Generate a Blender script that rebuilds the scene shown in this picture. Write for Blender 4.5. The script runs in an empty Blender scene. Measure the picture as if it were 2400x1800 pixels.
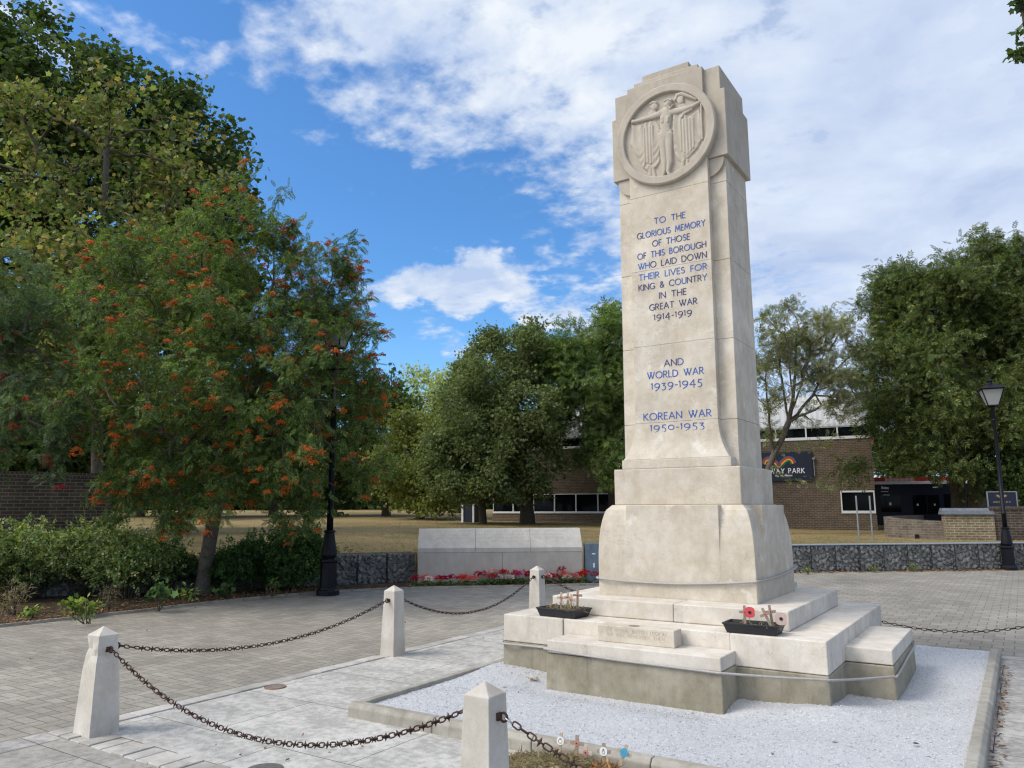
import bpy, math, random
import numpy as np
from mathutils import Vector, Matrix
sc = bpy.context.scene
COL = sc.collection
random.seed(5)
rng = np.random.default_rng(11)
R = math.radians

# ------------------------------------------------------------------ camera
CAM = np.array([2.7378, -7.5031, 1.5])
YAW, PITCH, ROLL, FPX = -0.5806, 0.1579, -0.0039, 1801.2
_r = np.array([math.cos(YAW), -math.sin(YAW), 0.0])
FWD = np.array([math.sin(YAW) * math.cos(PITCH), math.cos(YAW) * math.cos(PITCH), math.sin(PITCH)])
_u = np.cross(_r, FWD)
RX = _r * math.cos(ROLL) + _u * math.sin(ROLL)
UX = -_r * math.sin(ROLL) + _u * math.cos(ROLL)
cam = bpy.data.cameras.new("camera")
cam.sensor_width = 36.0
cam.lens = FPX / 2400 * 36
cam.clip_start = 0.05
cam.clip_end = 3000
camo = bpy.data.objects.new("camera", cam)
COL.objects.link(camo)
M = Matrix.Identity(4)
for i in range(3):
    M[i][0], M[i][1], M[i][2], M[i][3] = RX[i], UX[i], -FWD[i], CAM[i]
camo.matrix_world = M
sc.camera = camo

# ------------------------------------------------------------------ light and exposure
SUN = np.array([-0.62, -0.62, 0.98]); SUN /= np.linalg.norm(SUN)
sun_el = math.asin(SUN[2]); sun_az = math.atan2(SUN[0], SUN[1])
sl = bpy.data.lights.new("sun", 'SUN'); sl.energy = 1.6; sl.angle = R(22); sl.color = (1.0, 0.93, 0.83)
so = bpy.data.objects.new("sun", sl); COL.objects.link(so)
so.rotation_euler = Vector(SUN).to_track_quat('Z', 'Y').to_euler()
sc.view_settings.view_transform = 'Standard'
sc.view_settings.look = 'None'
sc.view_settings.exposure = 0.5
sc.view_settings.gamma = 1.0
sc.cycles.max_bounces = 6
sc.cycles.transparent_max_bounces = 8
sc.cycles.diffuse_bounces = 3
sc.cycles.use_adaptive_sampling = True
sc.cycles.adaptive_threshold = 0.01
sc.cycles.use_denoising = True
sc.cycles.denoising_input_passes = 'RGB_ALBEDO_NORMAL'
sc.cycles.denoising_prefilter = 'ACCURATE'
sc.cycles.pixel_filter_type = 'BLACKMAN_HARRIS'
sc.cycles.filter_width = 1.25


class NT:
    """small helper to write node trees"""
    def __init__(s, nt):
        s.nt = nt
    def n(s, t, **k):
        o = s.nt.nodes.new(t)
        for a, b in k.items():
            setattr(o, a, b)
        return o
    def put(s, sock, v):
        if isinstance(v, (int, float, tuple, list)):
            if isinstance(v, (tuple, list)) and len(v) == 3 and sock.type == 'RGBA':
                v = (*v, 1)
            sock.default_value = v
        else:
            s.nt.links.new(v, sock)
    def m(s, op, a, b=0.0, c=0.0, clamp=False):
        o = s.n('ShaderNodeMath', operation=op, use_clamp=clamp)
        s.put(o.inputs[0], a); s.put(o.inputs[1], b); s.put(o.inputs[2], c)
        return o.outputs[0]
    def vm(s, op, a, b=(0, 0, 0), out=0):
        o = s.n('ShaderNodeVectorMath', operation=op)
        s.put(o.inputs[0], a); s.put(o.inputs[1], b)
        return o.outputs[1] if op in ('DOT_PRODUCT', 'LENGTH') else o.outputs[0]
    def scale(s, v, f):
        return s.vm('MULTIPLY', v, f if isinstance(f, tuple) else (f, f, f))
    def noise(s, v, sc_=1.0, det=4, rough=.55, dist=0.0, out=0):
        o = s.n('ShaderNodeTexNoise')
        s.put(o.inputs['Vector'], v); s.put(o.inputs['Scale'], sc_)
        s.put(o.inputs['Detail'], det); s.put(o.inputs['Roughness'], rough); s.put(o.inputs['Distortion'], dist)
        return o.outputs[out]
    def voro(s, v, sc_=1.0, feat='F1', out=0, rand=1.0):
        o = s.n('ShaderNodeTexVoronoi', feature=feat)
        s.put(o.inputs['Vector'], v); s.put(o.inputs['Scale'], sc_); s.put(o.inputs['Randomness'], rand)
        return o.outputs[out]
    def ramp(s, f, pts, interp='LINEAR'):
        o = s.n('ShaderNodeValToRGB')
        o.color_ramp.interpolation = interp
        e = o.color_ramp.elements
        while len(e) < min(32, len(pts)):
            e.new(0.5)
        for i, (p, c) in enumerate(pts):
            e[i].position = p
            e[i].color = (*c, 1) if isinstance(c, (tuple, list)) else (c, c, c, 1)
        s.put(o.inputs[0], f)
        return o.outputs[0]
    def mix(s, f, a, b, mode='MIX'):
        o = s.n('ShaderNodeMix', data_type='RGBA', blend_type=mode)
        s.put(o.inputs[0], f); s.put(o.inputs[6], a); s.put(o.inputs[7], b)
        return o.outputs[2]
    def mapr(s, v, a, b, c=0., d=1., smooth=False):
        o = s.n('ShaderNodeMapRange', interpolation_type='SMOOTHSTEP' if smooth else 'LINEAR')
        s.put(o.inputs[0], v)
        for i, x in enumerate((a, b, c, d)):
            s.put(o.inputs[1 + i], x)
        return o.outputs[0]
    def bump(s, h, strength=.3, dist=.01):
        o = s.n('ShaderNodeBump')
        s.put(o.inputs['Strength'], strength); s.put(o.inputs['Distance'], dist); s.put(o.inputs['Height'], h)
        return o.outputs[0]


# world: Nishita sky with procedural clouds laid out by compass direction
w = bpy.data.worlds.new("World"); sc.world = w; w.use_nodes = True
def world():
    t = NT(w.node_tree)
    bg = w.node_tree.nodes['Background']
    sky = t.n('ShaderNodeTexSky', sky_type='NISHITA')
    sky.sun_disc = False
    sky.sun_elevation = sun_el
    sky.sun_rotation = sun_az
    sky.altitude = 0; sky.air_density = 1.0; sky.dust_density = 0.6; sky.ozone_density = 2.0
    tc = t.n('ShaderNodeTexCoord')
    d = t.vm('NORMALIZE', tc.outputs['Generated'])
    sep = t.n('ShaderNodeSeparateXYZ'); t.put(sep.inputs[0], d)
    zz = t.m('MAXIMUM', sep.outputs[2], 0.0)
    pl = t.m('DIVIDE', 1.0, t.m('ADD', zz, 0.16))
    cp = t.n('ShaderNodeCombineXYZ')
    t.put(cp.inputs[0], t.m('MULTIPLY', sep.outputs[0], pl)); t.put(cp.inputs[1], t.m('MULTIPLY', sep.outputs[1], pl))
    P = cp.outputs[0]
    f = t.vm('DOT_PRODUCT', d, tuple(FWD)); x = t.vm('DOT_PRODUCT', d, tuple(RX)); y = t.vm('DOT_PRODUCT', d, tuple(UX))
    front = t.mapr(f, 0.25, 0.5)
    ff = t.m('MAXIMUM', f, 0.1)
    X = t.m('DIVIDE', x, ff); Y = t.m('DIVIDE', y, ff)
    wob = t.noise(d, 7.0, 5, .6, 0, 1)
    wsep = t.n('ShaderNodeSeparateXYZ'); t.put(wsep.inputs[0], wob)
    X = t.m('ADD', X, t.m('MULTIPLY', t.m('SUBTRACT', wsep.outputs[0], .5), .16))
    Y = t.m('ADD', Y, t.m('MULTIPLY', t.m('SUBTRACT', wsep.outputs[1], .5), .12))
    # bank of clouds: (u, v, ru, rv, rotation, weight)
    blobs = [(1150, 60, 470, 190, 8, .9), (1330, 250, 330, 130, 12, .75), (980, 240, 240, 130, 25, .62), (1900, 300, 560, 520, 0, .98), (2300, 60, 400, 300, 0, .6), (1620, 60, 300, 260, 0, .5),
             (690, 110, 170, 90, 40, .50), (330, 60, 210, 45, 20, .52), (90, 20, 170, 40, 10, .52), (1070, 672, 230, 60, 4, 1.0), (1330, 745, 150, 45, 10, .75), (1080, 810, 120, 40, 20, .55),
             (1420, 690, 70, 50, 0, .5), (700, 320, 130, 35, 20, .25), (1400, 470, 60, 60, 0, .32), (1330, 580, 120, 26, 8, .22), (170, 150, 130, 60, 30, .5), (1180, 590, 200, 22, 5, .2)]
    tot = None
    for (u, v, ru, rv, rot, wt) in blobs:
        a = t.m('SUBTRACT', X, (u - 1200) / FPX); b = t.m('SUBTRACT', Y, (900 - v) / FPX)
        c, s_ = math.cos(R(-rot)), math.sin(R(-rot))
        p = t.m('ADD', t.m('MULTIPLY', a, c * FPX / ru), t.m('MULTIPLY', b, s_ * FPX / ru))
        q = t.m('ADD', t.m('MULTIPLY', a, -s_ * FPX / rv), t.m('MULTIPLY', b, c * FPX / rv))
        r2 = t.m('ADD', t.m('MULTIPLY', p, p), t.m('MULTIPLY', q, q))
        g = t.m('MULTIPLY', t.m('POWER', math.e, t.m('MULTIPLY', t.m('MULTIPLY', r2, r2), -.6)), wt)
        tot = g if tot is None else t.m('MAXIMUM', tot, g)
    base = t.m('ADD', t.m('MULTIPLY', tot, front), t.m('MULTIPLY', t.m('SUBTRACT', 1.0, front), .62))
    n1 = t.noise(P, 2.1, 9, .6, .15)
    n2 = t.noise(t.scale(P, (1.0, 1.15, 1.0)), 5.2, 8, .6, .12)
    n3 = t.noise(t.scale(P, 1.0), 14.0, 6, .55, .1)
    nn = t.m('ADD', t.m('ADD', t.m('MULTIPLY', n1, .22), t.m('MULTIPLY', n2, .40)), t.m('MULTIPLY', n3, .44))
    dens = t.m('ADD', base, t.m('MULTIPLY', t.m('SUBTRACT', nn, .53), 2.7))
    mask = t.mapr(dens, .24, .86, 0, .97, True)
    shade = t.noise(t.vm('ADD', P, (.07, .05, 0)), 3.2, 8, .6, .4)
    sh = t.mapr(t.m('ADD', shade, t.m('MULTIPLY', t.m('SUBTRACT', n2, .5), .7)), .36, .66)
    cc = t.mix(sh, (.36, .45, .62), (.64, .675, .715))
    # the cloud sheet thins to a grey blue veil towards the right and is brightest round the sun
    veil = t.mapr(X, .06, .48, 0, 1, True)
    soft = t.mapr(t.noise(P, 2.2, 6, .55, .2), .36, .64)
    cc = t.mix(t.m('MULTIPLY', veil, .92), cc, t.mix(soft, (.36, .435, .60), (.545, .61, .715)))
    mask = t.m('MAXIMUM', mask, t.m('MULTIPLY', t.m('MULTIPLY', veil, front), .93))
    back = t.vm('DOT_PRODUCT', d, tuple(SUN))
    glow = t.mapr(back, .45, 1.0, 0, 1, True)
    cc = t.mix(glow, cc, (2.6, 2.45, 2.2))
    skc = t.mix(1.0, t.scale(sky.outputs[0], .112), (.52, .90, 1.22), 'MULTIPLY')
    low = t.mapr(sep.outputs[2], 0.0, .30, 1, 0, True)
    skc = t.mix(t.m('MULTIPLY', low, .55), skc, (.30, .55, .86))
    col = t.mix(mask, skc, cc)
    t.put(bg.inputs[0], col); bg.inputs[1].default_value = 1.0
world()

# ------------------------------------------------------------------ placing helpers
def ray(u, v):
    return FWD + RX * ((u - 1200) / FPX) + UX * ((900 - v) / FPX)
def CD(u, v, depth):
    return CAM + ray(u, v) * depth
def PZ(u, v, z):
    d = ray(u, v); return CAM + d * ((z - CAM[2]) / d[2])
def depth_of(p):
    return float(np.dot(np.array(p) - CAM, FWD))
def ZAT(xy, u, v):
    d = ray(u, v); t = np.dot(np.array(xy[:2]) - CAM[:2], d[:2]) / np.dot(d[:2], d[:2]); return float((CAM + t * d)[2])
def PY(u, v, Y):
    d = ray(u, v); return CAM + d * ((Y - CAM[1]) / d[1])
def lawn_z(x, y):
    x = np.asarray(x); D = np.hypot(x - CAM[0], np.asarray(y) - CAM[1])
    return 0.45 + .30 * np.clip((-x - 4) / 13, 0, 1) + .5 * np.clip((D - 40) / 35, 0, 1)
GZ = -0.05      # paving level

# ------------------------------------------------------------------ mesh helpers
def tag(o, label=None, cat=None, group=None, kind=None):
    if label: o['label'] = label
    if cat: o['category'] = cat
    if group: o['group'] = group
    if kind: o['kind'] = kind
    return o
def thing(name, label, cat, loc=(0, 0, 0), rz=0.0, group=None, rot=None):
    o = bpy.data.objects.new(name, None); COL.objects.link(o)
    o.empty_display_size = .2
    o.location = tuple(float(a) for a in loc); o.rotation_euler = rot if rot else (0, 0, rz)
    return tag(o, label, cat, group)
def link(name, me, mats, parent=None):
    o = bpy.data.objects.new(name, me); COL.objects.link(o)
    for m_ in (mats if isinstance(mats, (list, tuple)) else [mats]):
        me.materials.append(m_)
    if parent is not None: o.parent = parent
    return o
def np_mesh(name, verts, faces_flat, totals, smooth=False, midx=None):
    me = bpy.data.meshes.new(name)
    verts = np.asarray(verts, np.float32).reshape(-1, 3)
    totals = np.asarray(totals, np.int32); faces_flat = np.asarray(faces_flat, np.int32)
    me.vertices.add(len(verts)); me.vertices.foreach_set('co', verts.ravel())
    me.loops.add(len(faces_flat)); me.loops.foreach_set('vertex_index', faces_flat)
    me.polygons.add(len(totals))
    starts = np.concatenate([[0], np.cumsum(totals)[:-1]]).astype(np.int32)
    me.polygons.foreach_set('loop_start', starts)
    me.polygons.foreach_set('use_smooth', np.full(len(totals), bool(smooth)))
    if midx is not None: me.polygons.foreach_set('material_index', np.asarray(midx, np.int32))
    me.update(calc_edges=True); me.validate()
    return me
class MB:
    """collects shapes that become ONE mesh object"""
    def __init__(s): s.v = []; s.f = []; s.mi = []; s.cur = 0
    def add(s, vs, fs):
        o = len(s.v); s.v += [tuple(map(float, p)) for p in vs]
        for f_ in fs: s.f.append([o + i for i in f_]); s.mi.append(s.cur)
    def frus(s, b, t, z0, z1):
        (x0, x1, y0, y1), (X0, X1, Y0, Y1) = b, t
        s.add([(x0, y0, z0), (x1, y0, z0), (x1, y1, z0), (x0, y1, z0), (X0, Y0, z1), (X1, Y0, z1), (X1, Y1, z1), (X0, Y1, z1)],
              [(3, 2, 1, 0), (4, 5, 6, 7), (0, 1, 5, 4), (1, 2, 6, 5), (2, 3, 7, 6), (3, 0, 4, 7)])
    def box(s, x0, x1, y0, y1, z0, z1): s.frus((x0, x1, y0, y1), (x0, x1, y0, y1), z0, z1)
    def prism(s, poly, a, b, axis='z'):
        """extrude a CCW 2-D polygon; axis z: (x,y)->z ; axis y: (x,z)->y from a (front) to b"""
        n = len(poly)
        mk = (lambda p, h: (p[0], p[1], h)) if axis == 'z' else ((lambda p, h: (p[0], h, p[1])) if axis == 'y' else (lambda p, h: (h, p[0], p[1])))
        vs = [mk(p, a) for p in poly] + [mk(p, b) for p in poly]
        fs = [tuple(range(n)), tuple(range(2 * n - 1, n - 1, -1))] + [(i, i + n, (i + 1) % n + n, (i + 1) % n) for i in range(n)]
        if axis != 'y': fs = [tuple(reversed(f_)) for f_ in fs]
        s.add(vs, fs)
    def bar(s, p, q, w_, h_, up=(0, 0, 1)):
        p, q = np.array(p, float), np.array(q, float); d = q - p; L = np.linalg.norm(d); d /= L
        up = np.array(up, float)
        if abs(np.dot(d, up)) > .95: up = np.array((1., 0, 0))
        a = np.cross(d, up); a /= np.linalg.norm(a); b = np.cross(a, d)
        vs = [e + a * sx * w_ / 2 + b * sz * h_ / 2 for e in (p, q) for sx, sz in ((-1, -1), (1, -1), (1, 1), (-1, 1))]
        s.add(vs, [(0, 1, 2, 3), (7, 6, 5, 4), (0, 4, 5, 1), (1, 5, 6, 2), (2, 6, 7, 3), (3, 7, 4, 0)])
    def tube(s, pts, r, n=8, closed=False, caps=True):
        pts = [np.array(p, float) for p in pts]; N = len(pts)
        rs = r if isinstance(r, (list, tuple, np.ndarray)) else [r] * N
        rings = []
        a = None
        for i, p in enumerate(pts):
            if closed: d = pts[(i + 1) % N] - pts[i - 1]
            else: d = pts[min(i + 1, N - 1)] - pts[max(i - 1, 0)]
            d = d / (np.linalg.norm(d) + 1e-12)
            if a is None:
                a = np.cross(d, (0, 0, 1.)) if abs(d[2]) < .9 else np.cross(d, (1., 0, 0))
            a = a - d * np.dot(a, d); a /= np.linalg.norm(a) + 1e-12
            b = np.cross(d, a)
            rings.append([p + rs[i] * (a * math.cos(2 * math.pi * k / n) + b * math.sin(2 * math.pi * k / n)) for k in range(n)])
        fs = []
        for i in range(N if closed else N - 1):
            j = (i + 1) % N
            for k in range(n): fs.append((i * n + k, i * n + (k + 1) % n, j * n + (k + 1) % n, j * n + k))
        if caps and not closed:
            fs.append(tuple(range(n - 1, -1, -1))); fs.append(tuple((N - 1) * n + k for k in range(n)))
        s.add([p for r_ in rings for p in r_], fs)
    def lathe(s, prof, n=16, c=(0, 0), ph=0.0):
        vs = [(c[0] + r_ * math.cos(2 * math.pi * k / n + ph), c[1] + r_ * math.sin(2 * math.pi * k / n + ph), z) for r_, z in prof for k in range(n)]
        N = len(prof); fs = [(i * n + k, i * n + (k + 1) % n, (i + 1) * n + (k + 1) % n, (i + 1) * n + k) for i in range(N - 1) for k in range(n)]
        fs += [tuple(range(n - 1, -1, -1)), tuple((N - 1) * n + k for k in range(n))]
        s.add(vs, fs)
    def build(s, name, mats, parent=None, bevel=0, smooth=False, seg=2):
        tot = [len(f_) for f_ in s.f]; flat = [i for f_ in s.f for i in f_]
        o = link(name, np_mesh(name, s.v, flat, tot, smooth, s.mi), mats, parent)
        if bevel:
            b = o.modifiers.new('bevel', 'BEVEL'); b.width = bevel; b.segments = seg; b.limit_method = 'ANGLE'; b.angle_limit = R(35)
            b.harden_normals = False
        return o
def copy_tree(o, parent=None):
    c = o.copy(); COL.objects.link(c)
    if parent is not None: c.parent = parent
    for ch in list(o.children): copy_tree(ch, c)
    return c
def catmull(pts, n=8):
    pts = [np.array(p, float) for p in pts]; out = []
    for i in range(len(pts) - 1):
        p0 = pts[max(i - 1, 0)]; p1 = pts[i]; p2 = pts[i + 1]; p3 = pts[min(i + 2, len(pts) - 1)]
        for k in range(n):
            t = k / n
            out.append(.5 * ((2 * p1) + (-p0 + p2) * t + (2 * p0 - 5 * p1 + 4 * p2 - p3) * t * t + (-p0 + 3 * p1 - 3 * p2 + p3) * t ** 3))
    out.append(pts[-1]); return out

# ------------------------------------------------------------------ materials
def material(name, fn, rough=.8, spec=.3):
    m_ = bpy.data.materials.new(name); m_.use_nodes = True
    b = m_.node_tree.nodes['Principled BSDF']; b.inputs['Roughness'].default_value = rough
    b.inputs['Specular IOR Level'].default_value = spec
    t = NT(m_.node_tree); fn(t, b); return m_
def flat(name, c, rough=.6, metal=0, var=.15, sc_=12., spec=.4, bmp=0.):
    def fn(t, b):
        tc = t.n('ShaderNodeTexCoord').outputs['Object']
        n = t.noise(tc, sc_, 5, .6)
        k = t.mapr(n, .25, .75, 1 - var, 1 + var)
        t.put(b.inputs['Base Color'], t.mix(1.0, c, t.scale(t.vm('ADD', (1, 1, 1), (0, 0, 0)), (1, 1, 1)), 'MULTIPLY') if var == 0 else t.vm('MULTIPLY', c, k))
        b.inputs['Metallic'].default_value = metal
        if bmp: t.put(b.inputs['Normal'], t.bump(t.noise(tc, sc_ * 6, 4), bmp, .005))
    return material(name, fn, rough, spec)
def stone_mat(name, c1, c2, stain=(.22, .21, .18), stain_amt=.35, tint=.07, speck=1.0, white=.0, fossils=1.0):
    def fn(t, b):
        g = t.n('ShaderNodeNewGeometry'); P = g.outputs['Position']
        big = t.noise(P, 1.7, 5, .6, .4)
        mid = t.noise(t.scale(P, (1, 1, .8)), 9, 6, .65)
        fine = t.noise(P, 120, 3, .6)
        c = t.mix(t.mapr(t.m('ADD', big, t.m('MULTIPLY', t.m('SUBTRACT', mid, .5), .8)), .34, .66), c1, c2)
        c = t.vm('MULTIPLY', c, t.mapr(t.noise(t.scale(P, (1, 1, .6)), 4.3, 6, .7, .6), .3, .7, .90, 1.08))
        isl = g.outputs['Random Per Island']
        c = t.vm('MULTIPLY', c, t.mapr(isl, 0, 1, 1 - tint, 1 + tint))
        # stains that run down the faces
        st = t.noise(t.scale(P, (6, 6, .7)), 1.6, 6, .7, .5)
        st2 = t.noise(P, 2.6, 6, .7)
        sm = t.mapr(t.m('MULTIPLY', st, st2), .26, .42, 0, stain_amt, True)
        c = t.mix(sm, c, stain)
        if white:
            wm = t.mapr(t.noise(P, 5.5, 4, .5), .64, .74, 0, white, True)
            c = t.mix(wm, c, (.80, .78, .75))
        # fossil pits and scratches
        vv = t.voro(t.vm('ADD', t.scale(P, (1.0, 1.0, 2.4)), t.scale(t.noise(P, 9, 3, .6, 0, 1), .35)), 7.0, 'DISTANCE_TO_EDGE')
        gate = t.mapr(t.noise(P, 3.1, 3), .47, .60)
        pit = t.m('MULTIPLY', t.mapr(vv, 0, .03, 1, 0), gate)
        pit2 = t.mapr(t.voro(P, 26), .0, .13, 1, 0)
        pit2 = t.m('MULTIPLY', pit2, t.mapr(t.noise(P, 6, 2), .50, .60))
        pp = t.m('MULTIPLY', t.m('MAXIMUM', pit, pit2), fossils)
        c = t.mix(t.m('MULTIPLY', pp, .36), c, (.17, .145, .11))
        c = t.vm('MULTIPLY', c, t.mapr(fine, .3, .7, 1 - .045 * speck, 1 + .04 * speck))
        t.put(b.inputs['Base Color'], c)
        h = t.m('ADD', t.m('MULTIPLY', fine, .08), t.m('ADD', t.m('MULTIPLY', mid, .5), t.m('MULTIPLY', pp, -.8)))
        t.put(b.inputs['Normal'], t.bump(h, .16, .005))
    return material(name, fn, .85, .25)
M_STONE = stone_mat('limestone', (.485, .42, .33), (.60, .545, .46), stain_amt=.16, white=.35)
M_STONE_TOP = stone_mat('pale_limestone', (.53, .475, .40), (.635, .59, .525), stain_amt=.28)
M_HEAD = stone_mat('grey_limestone', (.415, .365, .298), (.47, .42, .35), stain=(.21, .19, .15), stain_amt=.28, fossils=.5)
M_CONC_BASE = stone_mat('footing_concrete', (.225, .20, .142), (.33, .30, .235), stain=(.12, .115, .085), stain_amt=.55, tint=.02, speck=1.4)
M_BOLL = stone_mat('bollard_stone', (.47, .43, .37), (.57, .54, .49), stain=(.33, .25, .18), stain_amt=.3, fossils=.3)
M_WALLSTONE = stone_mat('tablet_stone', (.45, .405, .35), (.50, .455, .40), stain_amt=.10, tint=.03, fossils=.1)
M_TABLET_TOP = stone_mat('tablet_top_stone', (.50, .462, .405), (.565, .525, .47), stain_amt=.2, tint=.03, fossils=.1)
M_KERB = stone_mat('kerb_concrete', (.27, .25, .21), (.37, .35, .305), stain=(.16, .15, .115), stain_amt=.55)
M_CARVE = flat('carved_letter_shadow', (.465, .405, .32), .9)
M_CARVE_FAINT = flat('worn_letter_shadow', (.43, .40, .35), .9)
M_BLUE = [flat('navy_letter_paint', (.03, .038, .14), .6), flat('blue_letter_paint', (.032, .09, .34), .6), flat('bright_blue_letter_paint', (.02, .12, .46), .6)]
M_RUST = flat('rusty_iron', (.060, .032, .026), .75, .3, .45, 40)
M_GALV = flat('bright_steel', (.5, .5, .5), .35, .9)
M_ROPE = flat('grey_cord', (.35, .335, .32), .75, 0, .2, 60)
M_BLACK = flat('black_plastic', (.012, .013, .016), .45, 0, .25, 20, .5)
M_IRON = flat('black_cast_iron', (.005, .0055, .009), .5, .0, .3, 15, .22)
M_SOIL = flat('dark_soil', (.05, .038, .03), .95, 0, .6, 30, .1, .8)
M_WOOD = flat('weathered_pale_wood', (.40, .325, .24), .8, 0, .3, 70)
M_WOOD2 = flat('grey_weathered_wood', (.29, .235, .175), .85, 0, .3, 70)
M_POPPY = flat('faded_red_paper', (.46, .20, .18), .8, 0, .2, 50)
M_POPPY2 = flat('bright_red_paper', (.60, .075, .09), .75, 0, .15, 40)
M_POPPY3 = flat('washed_out_pink_paper', (.46, .34, .30), .85, 0, .12, 40)
M_PBLACK = flat('black_poppy_centre', (.012, .01, .012), .6)
M_WHITE = flat('white_disc', (.72, .72, .70), .6, 0, .06)
M_CYAN = flat('blue_disc', (.03, .34, .58), .6, 0, .15, 60)
M_GREYINK = flat('grey_green_print', (.11, .16, .17), .7)
M_STRAW = flat('dry_straw', (.34, .27, .165), .9, 0, .4, 40)
M_DEADLEAF = flat('brown_dead_leaves', (.33, .125, .045), .85, 0, .55, 14)
M_TANLEAF = flat('tan_dead_leaves', (.42, .26, .14), .85, 0, .4, 14)
M_BARK = flat('grey_bark', (.115, .10, .082), .9, 0, .4, 14, .2, .6)
M_BARK2 = flat('brown_bark', (.09, .072, .052), .9, 0, .4, 12, .2, .6)
M_STEEL = flat('galvanised_post', (.30, .31, .33), .45, .5)
M_PANEL = flat('blue_grey_metal_sheet', (.155, .205, .255), .45, .3, .3, 6)
M_WHITEP = flat('white_window_paint', (.70, .71, .72), .5, 0, .06)
M_NAVY = flat('navy_sign_board', (.013, .017, .035), .4, 0, .25, 3)
M_NAVYWALL = flat('navy_cladding', (.008, .010, .026), .35, 0, .25, 3)
M_TEXTW = flat('white_sign_letters', (.78, .79, .80), .5, 0, .04)
M_RED = flat('red_band', (.52, .03, .03), .5)
M_YEL = flat('yellow_band', (.75, .46, .03), .5)
M_GRN = flat('green_band', (.01, .12, .05), .5)
M_BBLUE = flat('slate_blue_band', (.06, .10, .20), .5)
M_GOLD = flat('gold_print', (.33, .24, .11), .5)
def glass_mat(name, c, rough=.06):
    def fn(t, b):
        b.inputs['Base Color'].default_value = (*c, 1); b.inputs['IOR'].default_value = 1.5
        g = t.n('ShaderNodeNewGeometry').outputs['Position']
        t.put(b.inputs['Normal'], t.bump(t.noise(g, .5, 2), .015, .05))
    return material(name, fn, rough, .12)
M_GLASS = glass_mat('dark_window_glass', (.004, .005, .006))
def lantern_glass(t, b):
    b.inputs['Base Color'].default_value = (.62, .62, .58, 1); b.inputs['Transmission Weight'].default_value = .55
M_LGLASS = material('frosted_lantern_glass', lantern_glass, .35, .5)

def brick_mat(name, c1, c2, mort, bw=.225, bh=.075, ms=.01, vary=.35):
    def fn(t, b):
        tc = t.n('ShaderNodeTexCoord').outputs['Object']
        o = t.n('ShaderNodeTexBrick'); o.offset = .5
        # faces along x use (x,z), faces along y use (y,z)
        g = t.n('ShaderNodeNewGeometry')
        tr = t.n('ShaderNodeVectorTransform', vector_type='NORMAL', convert_from='WORLD', convert_to='OBJECT'); t.put(tr.inputs[0], g.outputs['Normal'])
        ns = t.n('ShaderNodeSeparateXYZ'); t.put(ns.inputs[0], tr.outputs[0])
        ps = t.n('ShaderNodeSeparateXYZ'); t.put(ps.inputs[0], tc)
        k = t.m('GREATER_THAN', t.m('ABSOLUTE', ns.outputs[0]), t.m('ABSOLUTE', ns.outputs[1]))
        along = t.m('ADD', t.m('MULTIPLY', ps.outputs[0], t.m('SUBTRACT', 1.0, k)), t.m('MULTIPLY', ps.outputs[1], k))
        cx = t.n('ShaderNodeCombineXYZ'); t.put(cx.inputs[0], along); t.put(cx.inputs[1], ps.outputs[2])
        vec = t.vm('ADD', cx.outputs[0], t.scale(t.vm('SUBTRACT', t.noise(tc, 14, 2, .5, 0, 1), (.5, .5, .5)), (.008, .008, .0)))
        t.put(o.inputs['Vector'], vec)
        o.inputs['Scale'].default_value = 1.0
        o.inputs['Mortar Size'].default_value = ms; o.inputs['Mortar Smooth'].default_value = .25
        o.inputs['Brick Width'].default_value = bw; o.inputs['Row Height'].default_value = bh
        o.inputs['Color1'].default_value = (*c1, 1); o.inputs['Color2'].default_value = (*c2, 1); o.inputs['Mortar'].default_value = (*mort, 1)
        o.inputs['Bias'].default_value = 0.0
        n = t.noise(tc, 3.0, 6, .65); n2 = t.noise(tc, 45, 4, .6)
        c = t.vm('MULTIPLY', o.outputs['Color'], t.mapr(n, .3, .7, 1 - vary, 1 + vary))
        c = t.vm('MULTIPLY', c, t.mapr(n2, .3, .7, .86, 1.12))
        t.put(b.inputs['Base Color'], c)
        t.put(b.inputs['Normal'], t.bump(t.m('SUBTRACT', t.m('MULTIPLY', n2, .4), o.outputs['Fac']), .5, .008))
    return material(name, fn, .9, .2)
M_BRICK_DARK = brick_mat('dark_brick', (.085, .062, .045), (.05, .042, .036), (.155, .135, .11))
M_BRICK_BUILD = brick_mat('brown_brick', (.13, .092, .063), (.09, .066, .048), (.19, .16, .125), ms=.011, vary=.22)
M_BRICK_PIER = brick_mat('pier_brick', (.20, .165, .105), (.13, .105, .07), (.32, .275, .185), ms=.014)
M_BRICK_CURVE = brick_mat('curved_wall_brick', (.155, .125, .098), (.105, .088, .073), (.20, .175, .14), ms=.008)
M_COPE = flat('slate_grey_coping', (.13, .145, .17), .6, 0, .35, 10)

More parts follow.
